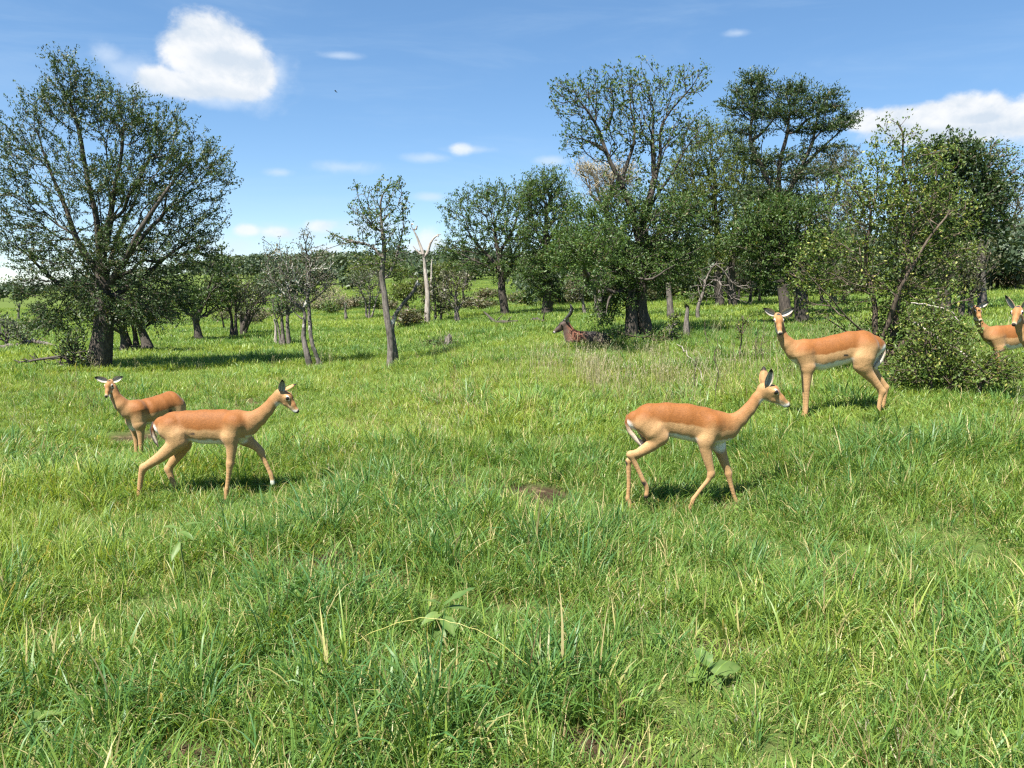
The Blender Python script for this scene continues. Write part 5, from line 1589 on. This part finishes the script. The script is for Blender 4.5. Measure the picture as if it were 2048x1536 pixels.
    tree("small_tree", "thin tree with stem clusters behind the leafy bush, in front of the dark round crown", "tree", (1925, 640), [(1930, 560, 40, 40), (1960, 520, 40, 40), (1900, 540, 40, 40)], [[(1925, 640), (1924, 600), (1926, 560)], [(1940, 636), (1944, 590)]], r0=.09, N=280, leaf=L_SCRUB, bark=B_DARK, nper=7, spread=.26, ll=.10, lw=.045, seed=56, limbs=2)
    # heap of dead branches in the grove
    tree("dead_tree", "collapsed dead tree, tangle of pale drooping branches inside the grove", "dead tree", (1398, 640),
         [(1430, 545, 40, 26), (1440, 580, 46, 30), (1400, 590, 30, 26), (1480, 590, 30, 30), (1500, 570, 20, 14)], [[(1398, 640), (1392, 600), (1405, 570), (1432, 528)], [(1432, 530), (1470, 570), (1500, 590)]],
         r0=.07, N=150, leaf=None, bark=B_GREY, alpha=.1, step=.22, seed=57, limbs=3, attach=.5, rt=.007, wob=.3)

    # leafy bush in front of the grove
    r_, pos, dr, tips, Yb = tree("leafy_bush", "big broad leaved bush with dark crossing stems behind the standing impala", "bush", (1752, 745),
         [(1790, 300, 70, 46, .55), (1840, 350, 80, 50, .8), (1730, 380, 80, 60, .8), (1790, 420, 100, 60, 1), (1880, 430, 80, 60, .9), (1660, 500, 70, 46, .7), (1780, 510, 100, 56, 1), (1890, 510, 80, 50, .8), (1610, 560, 50, 40, .5), (1740, 580, 90, 46, .7), (1850, 590, 90, 46, .8), (1780, 690, 90, 56, 1.3), (1880, 680, 80, 56, 1.3), (1700, 690, 50, 40, .6), (1830, 640, 90, 50, 1), (1800, 245, 40, 12, .5), (1640, 620, 40, 36, .4), (1880, 300, 40, 14, .5)],
         [[(1752, 745), (1748, 690), (1746, 600), (1742, 500), (1738, 400)], [(1760, 745), (1790, 650), (1805, 560), (1815, 470), (1800, 360), (1795, 245)], [(1752, 720), (1790, 600, -.4), (1850, 480, -.5), (1900, 420, -.5)], [(1745, 680), (1700, 640, -.3), (1640, 590, -.5), (1590, 520, -.5)],
          [(1750, 700), (1680, 655, .4), (1600, 600, .6)], [(1760, 730), (1830, 660, -.3), (1900, 610, -.4), (1960, 590)], [(1744, 560), (1790, 520), (1860, 440), (1880, 330)], [(1738, 420), (1700, 370), (1660, 330)]],
         r0=0.055, N=2500, leaf=L_BUSH, bark=B_BUSH, nper=11, spread=0.13, ll=.046, lw=.026, alpha=.22, step=.15, attach=.3, tipmax=5, rexp=0.66, lat=0.25, along=0.9, seed=61, limbs=6, dry=.07, rt=.0035, shape=5, wob=.22, k_trunk=7, clump=.3)
    # the bush's larger leaves, each a leaf of its own
    rng = np.random.default_rng(5)
    cand = np.where((tips <= 1.5))[0]
    pick = rng.choice(cand, 220, replace=False)
    lm = []
    for s in range(4):
        L, Wd = .068 * (0.9 + .1 * s), .040 * (1.05 - .06 * s)
        V = np.array([(0, 0, 0), (L * .3, Wd * .45, .005), (L * .65, Wd * .36, .004), (L, 0, -.006), (L * .65, -Wd * .36, .004), (L * .3, -Wd * .45, .005), (L * .5, 0, -.004)])
        Fs = [np.array([(0, 1, 2, 6), (6, 2, 3, 4), (0, 6, 4, 5)])]
        me = mesh_np("leaf", V, Fs, False, attrs={"bv": np.full(7, .35 + .2 * s), "dry": np.full(7, .8 if s == 3 else .1 * s)})
        me.materials.append(L_BUSH)
        lm.append(me)
    for i, j in enumerate(pick):
        o = obj("leaf", lm[int(rng.integers(0, 4))], None, r_)
        o.location = Vector(pos[j] - np.array(r_.location)) + Vector(rng.normal(0, .03, 3))
        o.rotation_euler = (rng.normal(0, .6), rng.normal(0.3, .6), rng.uniform(0, 6.28))
    tree("low_bush", "low bright leaved bush tangled with fallen branches beside the leafy bush", "bush", (1905, 790),
         [(1850, 695, 56, 50), (1890, 710, 50, 46, 1.2), (1965, 735, 56, 34), (1830, 740, 60, 40), (1910, 750, 80, 40), (1995, 715, 40, 26, .6), (1790, 750, 50, 36), (2010, 745, 46, 36), (1855, 640, 46, 40, .8)],
         [[(1905, 790), (1900, 760), (1890, 720)], [(1860, 785), (1850, 750), (1840, 710)], [(1950, 785), (1965, 750), (1985, 710)]],
         r0=.03, N=1300, leaf=L_BUSH, bark=B_BUSH, nper=7, spread=.11, ll=.044, lw=.026, alpha=.2, step=.12, attach=.1, seed=62, limbs=3, dry=.08, rt=.0035, shape=5, wob=.25, clump=.3)
    # brush at the foot of the biggest tree
    tree("dead_branch", "bare dead branches spread on the grass against the biggest tree's trunk", "branch", (150, 745), [(100, 715, 50, 20), (60, 722, 30, 10), (120, 735, 30, 10)], [[(150, 745), (138, 712), (100, 715), (60, 722), (28, 720)], [(148, 740), (120, 730), (98, 728)]],
         r0=.045, N=40, leaf=None, bark=B_DARK, alpha=.1, step=.15, seed=63, limbs=1, attach=.2, wob=.3, rt=.008)
    tree("shrub", "dark leafy sapling shrub leaning on the biggest tree's trunk", "shrub", (146, 745), [(145, 690, 24, 30), (165, 715, 22, 22), (130, 700, 16, 20)], [[(146, 745), (148, 715), (150, 680)]], r0=.05, N=220, leaf=L_DARK, bark=B_DARK, nper=6, spread=.12, ll=.065, lw=.035, seed=64, limbs=1, step=.15)
    tree("shrub", "small low leafy shrub with an upright grey stump, in the middle of the meadow", "shrub", (880, 700), [(872, 686, 22, 14), (895, 690, 20, 10), (858, 694, 14, 8)], [[(880, 700), (876, 690)]], r0=.02, N=150, leaf=L_GREEN, bark=B_BUSH, nper=6, spread=.13, ll=.07, lw=.035, seed=65, limbs=1, step=.12)
    tree("shrub", "tangled low shrub at the foot of the grove's tallest tree", "shrub", (1310, 690), [(1310, 676, 34, 16), (1340, 672, 24, 14), (1235, 672, 24, 20)], [[(1310, 690), (1308, 676)]], r0=.02, N=220, leaf=L_GREEN, bark=B_BUSH, nper=6, spread=.14, ll=.065, lw=.034, seed=66, limbs=1, step=.14)
    tree("tree_sapling", "wispy pale leaved sapling in front of the grove beside the dead post", "sapling", (1345, 690), [(1345, 655, 14, 30), (1352, 630, 10, 14)], [[(1345, 690), (1344, 660), (1348, 625)]], r0=.03, N=60, leaf=L_BUSH, bark=B_GREY, nper=4, spread=.1, ll=.06, lw=.035, seed=67, limbs=1, step=.14)
    tree("tree_sapling", "wispy thin sapling between the grove and the standing impala's head", "sapling", (1484, 722), [(1482, 650, 16, 14), (1490, 640, 14, 12), (1478, 670, 10, 14)], [[(1484, 722), (1482, 690), (1481, 660), (1484, 632)], [(1482, 672), (1496, 648)]], r0=.016, N=40, leaf=L_BUSH, bark=B_BUSH, nper=4, spread=.06, ll=.045, lw=.028, seed=68, limbs=1, step=.1)

    # dry weed stalks in front of the grove: bare twiggy stems
    st = [((1434, 812), [(1433, 770), (1436, 730), (1434, 678)], "tallest bare forked weed stalk behind the walking impala's neck"),
          ((1390, 786), [(1389, 750), (1388, 706)], "bare weed stalk between the tallest forked stalk and the dead post"),
          ((1418, 706), [(1412, 670), (1411, 640)], "thin straight weed stalk standing by the dead post"),
          ((1512, 724), [(1510, 690), (1518, 655)], "reddish bare weed stalk close to the standing impala's head"),
          ((1527, 730), [(1524, 690), (1530, 640)], "bare weed stalk touching the standing impala's ear in view"),
          ((1476, 735), [(1470, 705), (1466, 680)], "short bare weed stalk between two wispy saplings")]
    for i, (b, ps, lb) in enumerate(st):
        top = ps[-1]
        tree("weed_stalk", lb, "weed", b, [(top[0], top[1] + 25, 8, 26), (top[0], top[1] + 50, 12, 20)], [[b] + ps], r0=.008, N=16, leaf=L_SCRUB, bark=B_BUSH, nper=1, spread=.03, ll=.03, lw=.014, alpha=.5, step=.06, seed=80 + i, limbs=0,
             attach=.2, rt=.0025, wob=.2, group="weed stalks before the grove", leafy=.6)
    # fallen wood
    def branch(name, label, cat, pts, rads, mat, twigs=()):
        p3 = []
        for u, v, lift in pts:
            q = ground_hit(u, v)
            q[2] = float(ground_z(q[0], q[1])) + lift
            p3.append(q)
        p3 = np.array(p3)
        o = p3[0].copy()
        tt = np.linspace(0, 1, 16); ti = np.linspace(0, 1, len(p3))
        fine = np.stack([np.interp(tt, ti, p3[:, k]) for k in range(3)], -1) - o
        fine[1:-1] += np.random.default_rng(len(label)).normal(0, .02, (14, 3))
        V, Fs = tube(fine, np.interp(tt, np.linspace(0, 1, len(rads)), rads), 8)
        root = empty(name, o, label, cat)
        obj("trunk", mesh_np("trunk", V, Fs), mat, root)
        for (i, d, L, r) in twigs:
            q = fine[i] + np.array([[0, 0, 0], [d[0] * L * .5, d[1] * L * .5, d[2] * L * .6], [d[0] * L, d[1] * L, d[2] * L]])
            V, Fs = tube(q, [r, r * .7, r * .3], 6)
            obj("twig", mesh_np("twig", V, Fs), mat, root)
    branch("fallen_branch", "dark fallen branch with one raised end lying before the pair of acacias", "branch", [(968, 640, .38), (990, 650, .12), (1010, 651, .10), (1036, 648, .12)], [.03, .07, .09, .04], B_DARK, [(6, (.5, .1, .6), .5, .03), (11, (.4, -.2, .5), .5, .03)])
    branch("fallen_branch", "low dark fallen branch with a hooked upright twig, closer to the waterbuck's horns", "branch", [(1050, 648, .08), (1068, 646, .14), (1088, 648, .1)], [.04, .08, .04], B_DARK, [(14, (.15, 0, .9), .55, .03)])
    branch("fallen_log", "long dark fallen log on the plain at the picture edge beyond the biggest tree", "log", [(-20, 703, .12), (30, 701, .15), (65, 694, .22), (112, 697, .1)], [.10, .11, .10, .05], B_GREY, [(8, (.3, .1, .8), .5, .03), (11, (.5, -.2, .4), .6, .03)])
    def branch_at(name, label, cat, pts, Ys, rads, mat):
        p3 = np.array([at(u, v, y) for (u, v), y in zip(pts, Ys)])
        o = p3[0].copy()
        tt = np.linspace(0, 1, 14); ti = np.linspace(0, 1, len(p3))
        fine = np.stack([np.interp(tt, ti, p3[:, k]) for k in range(3)], -1) - o
        fine[1:-1] += np.random.default_rng(len(label)).normal(0, .008, (12, 3))
        V, Fs = tube(fine, np.interp(tt, np.linspace(0, 1, len(rads)), rads), 7)
        root = empty(name, o, label, cat)
        obj("trunk", mesh_np("trunk", V, Fs), mat, root)
    branch_at("fallen_branch", "long pale straight branch slanting down over the low bright leaved bush", "branch", [(1822, 640), (1870, 672), (1920, 704), (1978, 748)], [11.2, 10.9, 10.6, 10.3], [.013, .015, .014, .008], B_DEAD)
    branch_at("fallen_branch", "bare pale branch jutting sideways from the leafy bush above the low bush", "branch", [(1822, 606), (1850, 608), (1882, 616), (1905, 626), (1918, 642)], [11.0, 11.0, 10.9, 10.9, 10.8], [.008, .012, .012, .010, .006], B_DEAD)
    branch("fallen_branch", "bare pale twig arching over the grass in front of the grove's wispy sapling", "branch", [(1352, 690, .05), (1372, 720, .16), (1395, 745, .12), (1412, 770, .02)], [.010, .010, .009, .006], B_DEAD)
    # stump
    s = ground_hit(897, 698)
    root = empty("tree_stump", s, "upright broken grey stump beside the small low shrub on the meadow", "stump")
    rg = np.random.default_rng(4)
    k, V, q = 10, [], []
    for i, (z, r) in enumerate(((-.05, .17), (.1, .14), (.22, .12), (.32, .10))):
        for j in range(k):
            a = 2 * math.pi * j / k
            rr = r * (1 + rg.normal(0, .10))
            V.append((rr * math.cos(a), rr * math.sin(a), z + (rg.uniform(-.06, .14) if i == 3 else 0)))
    V.append((0, 0, .24))
    for i in range(3):
        for j in range(k): q.append((i * k + j, i * k + (j + 1) % k, (i + 1) * k + (j + 1) % k, (i + 1) * k + j))
    t3 = [(30 + j, 30 + (j + 1) % k, 40) for j in range(k)]
    obj("trunk", mesh_np("stump", np.array(V), [np.array(q), np.array(t3)], False), B_GREY, root)

    # scrub along the far edge of the meadow: one of each kind, then copies
    protos = []
    for i in range(4):
        r, *_ = tree("scrub_bush", "dull grey brown scrub bush, one of many along the far edge of the meadow", "shrub", (700 + 12 * i, 618),
                     [(700 + 12 * i, 606, 16, 9), (708 + 12 * i, 602, 10, 8), (692 + 12 * i, 609, 10, 7)], [[(700 + 12 * i, 618), (700 + 12 * i, 609)]], r0=.05, N=110, leaf=L_SCRUB if i < 3 else L_GREEN, bark=B_GREY,
                     nper=8, spread=.34, ll=.17, lw=.07, seed=90 + i, limbs=0, step=.25, group="scrub along the far meadow edge", dry=.35 if i < 2 else .1)
        protos.append(r)
    rg = np.random.default_rng(77)
    spots = [(640, 622), (662, 628), (685, 622), (748, 618), (778, 622), (842, 632), (900, 622), (930, 618), (958, 620), (985, 612), (1030, 608), (1052, 612), (1070, 604), (1120, 612), (1140, 606), (1165, 604),
             (1215, 606), (1240, 604), (1300, 606), (1320, 600), (1390, 600), (1405, 606), (1540, 590), (1600, 585), (1700, 590), (1735, 585), (1820, 585), (1990, 575), (2030, 580), (600, 628), (560, 632), (520, 640), (500, 650), (830, 650), (812, 655),
             (64, 662), (85, 660), (100, 658), (970, 600), (1000, 596), (1130, 590)]
    for j, (u, v) in enumerate(spots):
        src = protos[int(rg.integers(0, 4))]
        g_ = ground_hit(u, v)
        o = src.copy(); COL.objects.link(o)
        o.location = g_
        o.rotation_euler = (0, 0, rg.uniform(0, 6.28))
        f = rg.uniform(.7, 1.25)
        o.scale = (f * rg.uniform(.9, 1.4), f, f * rg.uniform(.7, 1.1))
        for ch in src.children:
            c = ch.copy(); COL.objects.link(c); c.parent = o

def woods(name, label, spec, mat, seed):
    """a far wood that reads as one mass: uneven crowns of leaf clumps on short stems"""
    rng = np.random.default_rng(seed)
    Ps, bvs = [], []
    Vs, Qs, BV, DV = [], [], [], []
    off = 0
    for (u0, u1, v, Y0, Y1, n, h, w) in spec:
        for i in range(n):
            u = rng.uniform(u0, u1)
            Y = rng.uniform(Y0, Y1)
            g = gpoint(u, Y)
            hh = h * rng.uniform(.65, 1.25); ww = w * rng.uniform(.7, 1.3)
            near = Y < 90
            m = 420 if near else 190
            d = unit(rng.normal(0, 1, (m, 3))) * (rng.random(m) ** .4)[:, None]
            k = rng.integers(2, 5)
            sub = rng.normal(0, .35, (k, 3)) * np.array([1, 1, .35])
            c = d * np.array([.62, .62, .42]) + sub[rng.integers(0, k, m)]
            P = g + np.array([0, 0, hh * .50]) + c * np.array([ww, ww, hh * .66])
            V, Q, bv, dv = leaf_cloud(P, unit(rng.normal(0, 1, (m, 3))), 2, .5, .34 if near else .85, .17 if near else .48, rng, dry=.06)
            bv = np.clip(bv * .6 + rng.uniform(-.1, .5), 0, 1)
            Vs.append(V); Qs.append(Q[0] + off); BV.append(bv); DV.append(dv)
            off += len(V)
            t = np.array([[g[0] + a, g[1] + b, g[2] + z] for a, b, z in ((-.12, 0, -.3), (.12, 0, -.3), (.08, 0, hh * .45), (-.08, 0, hh * .45), (0, -.12, -.3), (0, .12, -.3), (0, .08, hh * .45), (0, -.08, hh * .45))])
            Vs.append(t); Qs.append(np.array([[0, 1, 2, 3], [4, 5, 6, 7]]) + off); BV.append(np.zeros(8)); DV.append(np.ones(8) * .3)
            off += 8
    o = obj(name, mesh_np(name, np.concatenate(Vs), [np.concatenate(Qs)], False, attrs={"bv": np.concatenate(BV), "dry": np.concatenate(DV)}), mat)
    tag(o, label, kind='stuff')

def build_woods():
    # (u0, u1, -, Y0, Y1, count, height, width)
    woods("ridge_woods", "dark wooded ridge along the skyline behind the meadow",
          [(430, 660, 0, 190, 330, 120, 5.4, 4.4), (640, 960, 0, 190, 320, 140, 6.2, 4.6), (930, 1300, 0, 150, 260, 100, 6.5, 4.2), (430, 640, 0, 95, 170, 14, 3.6, 2.8), (560, 960, 0, 120, 200, 22, 4.4, 3.2)], L_FAR, 70)
    woods("grove_woods", "dark mass of scrubby trees closing the view behind the grove",
          [(1080, 1480, 0, 45, 75, 46, 3.4, 2.4), (1100, 1700, 0, 75, 160, 80, 6.5, 3.8), (1480, 2300, 0, 42, 65, 66, 3.8, 2.6), (1650, 2300, 0, 60, 140, 90, 6.5, 3.6)], L_FAR, 72)
    woods("plain_woods", "low dark line of trees along the edge of the far plain", [(-500, 200, 0, 260, 420, 70, 7.5, 5.0), (150, 460, 0, 220, 380, 46, 6.0, 4.2), (-400, 60, 0, 150, 260, 8, 5.0, 3.0)], L_FAR, 71)
# ------------------------------------------------------------------ broad leaved plants in the grass, the bird
M_PLANT = mat_leaf("large_soft_leaf", (0.060, 0.135, 0.030), (0.135, 0.220, 0.050), (0.26, 0.28, 0.10), .35, .5, .4)
M_STEM = mat_simple("green_stem", (0.14, 0.18, 0.05), .6)

def big_leaf(L, Wd, bend, fold, seed, tone):
    """a pointed leaf with a midrib fold and wavy edge"""
    r = np.random.default_rng(seed)
    n = 8
    V = []
    for i in range(n + 1):
        t = i / n
        w = Wd * .5 * (math.sin(math.pi * t ** .75) ** .9 if 0 < t < 1 else 0) * (1 + .10 * r.normal())
        x = L * t * (1 - .18 * bend * t)
        z = -bend * L * t * t * .5
        wv = .05 * Wd * r.normal()
        V += [(x, -w, z + fold * w + wv), (x, -w * .5, z + fold * w * .35), (x, 0, z), (x, w * .5, z + fold * w * .35), (x, w, z + fold * w - wv)]
    q = [(i * 5 + j, i * 5 + j + 1, (i + 1) * 5 + j + 1, (i + 1) * 5 + j) for i in range(n) for j in range(4)]
    bv = np.clip(tone + r.normal(0, .12, len(V)), 0, 1)
    bv[2::5] += .25
    me = mesh_np("leaf", np.array(V), [np.array(q)], True, attrs={"bv": bv, "dry": np.clip(r.normal(.1, .12, len(V)), 0, 1)})
    me.materials.append(M_PLANT)
    return me

def leafy_plant(u, v, label, h, leaves, seed):
    """leaves: (height share, azimuth deg, pitch deg, length, width)"""
    g = ground_hit(u, v)
    root = empty("leafy_plant", g, label, "plant")
    r = np.random.default_rng(seed)
    lean = r.normal(0, .12, 2)
    pts = np.array([[lean[0] * h * t, lean[1] * h * t, h * t - .02] for t in np.linspace(0, 1, 6)])
    V, Fs = tube(pts, np.linspace(.008, .004, 6), 6)
    obj("stem", mesh_np("stem", V, Fs), M_STEM, root)
    for i, (t, az_, pit, L, Wd) in enumerate(leaves):
        me = big_leaf(L, Wd, r.uniform(.3, .9), r.uniform(.1, .35), seed * 20 + i, r.uniform(.2, .8))
        o = obj("leaf", me, None, root)
        o.location = (lean[0] * h * t, lean[1] * h * t, h * t)
        o.rotation_euler = (r.normal(0, .25), -R(pit), R(az_))

def build_plants():
    leafy_plant(775, 1440, "broad pale leaf drooping over the grass on a low plant, nearest the camera", .13, [(1, 195, 5, .20, .085), (.9, 70, 50, .15, .05), (.7, 320, 10, .12, .06)], 1)
    leafy_plant(885, 1290, "large plant with long dark upturned leaves spreading above the grass in the middle", .24, [(1, 165, 25, .18, .06), (.97, 30, 30, .26, .07), (.92, 5, 8, .24, .08), (.8, 215, 0, .15, .07), (.75, 300, -10, .17, .08), (.6, 120, 10, .14, .06), (.5, 260, -25, .15, .07)], 2)
    leafy_plant(1405, 1370, "pale green plant with wide triangular leaves beside the bare soil", .11, [(1, 110, 38, .17, .085), (.9, 10, 5, .22, .085), (.8, 185, -10, .14, .12), (.6, 300, -15, .12, .10), (.5, 230, -5, .10, .08)], 3)
    leafy_plant(375, 1180, "plant with toothed arching leaves standing over a dark hollow in the grass", .42, [(1, 20, 35, .17, .04), (1, 170, 20, .17, .045), (.95, 330, 10, .15, .04), (.9, 210, 0, .15, .04), (.8, 265, -30, .16, .045), (.75, 60, 15, .13, .04)], 4)
    leafy_plant(1110, 965, "dark leaved herb on the short grass between the two walking impalas", .26, [(1, 30, 40, .13, .045), (.9, 150, 30, .14, .045), (.8, 270, 10, .12, .04), (.7, 10, 0, .15, .05)], 5)
    leafy_plant(60, 1505, "low broad leaved weed at the lower picture corner in trampled grass", .14, [(1, 20, 20, .13, .07), (1, 140, 20, .14, .07), (.9, 260, 10, .12, .07), (.8, 330, 5, .13, .06)], 6)
    leafy_plant(1255, 895, "lush broad grass like plant behind the walking impala's hind legs", .30, [(.5, a, 62 - (a % 50), .26, .026) for a in range(0, 360, 33)], 7)
    leafy_plant(1365, 800, "bright clump of wide arching blades behind the walking impala's back", .16, [(.5, a, 66 - (a % 44), .34, .030) for a in range(10, 360, 27)], 8)
    leafy_plant(1760, 850, "bright clump of wide blades at the standing impala's hind hooves", .14, [(.5, a, 66 - (a % 44), .26, .026) for a in range(10, 360, 30)], 9)
    # long arching yellow stalk
    a, b = ground_hit(705, 1345), ground_hit(1070, 1400)
    n = 24
    t = np.linspace(0, 1, n)
    pts = a + (b - a) * t[:, None]
    pts[:, 2] = ground_z(pts[:, 0], pts[:, 1]) + .10 + .24 * np.sin(np.pi * (t * .9 + .05)) ** .8
    pts[1:-1] += np.random.default_rng(3).normal(0, .004, (n - 2, 3))
    V, Fs = tube(pts - a, np.full(n, .0022), 6)
    root = empty("grass_stalk", a, "long yellow stalk arching over the grass in front of the long leaved plant", "stalk")
    obj("stem", mesh_np("stem", V, Fs), mat_simple("yellow_stalk", (0.30, 0.29, 0.08), .5), root)
    # a small dark bird high in the sky
    c = at(672, 183, 70)
    root = empty("bird", c, "tiny dark bird flying high in the open sky", "bird")
    m = mat_simple("dark_feathers", (0.03, 0.03, 0.035), .7)
    V, Fs = tube([(-.11, 0, .05), (-.06, 0, .035), (0, 0, 0), (.06, 0, -.05), (.12, 0, -.10)], [.012, .035, .04, .03, .008], 8)
    obj("body", mesh_np("body", V, Fs), m, root)
    for s in (-1, 1):
        V = np.array([(.02, 0, .02), (.0, s * .16, .09), (-.05, s * .30, .04), (-.08, s * .28, .02), (-.05, s * .12, .03), (-.05, 0, .0)])
        obj("wing", mesh_np("wing", np.concatenate([V, V - np.array([0, 0, .008])]), [np.array([[0, 1, 4, 5], [1, 2, 3, 4], [11, 10, 7, 6], [10, 9, 8, 7]])], False), m, root)
import time as _t
_t0 = _t.time()
build_woods(); print("woods", _t.time() - _t0)
build_trees(); print("trees", _t.time() - _t0)
build_animals(); print("animals", _t.time() - _t0)
build_plants()
build_grass(); print("grass", _t.time() - _t0)
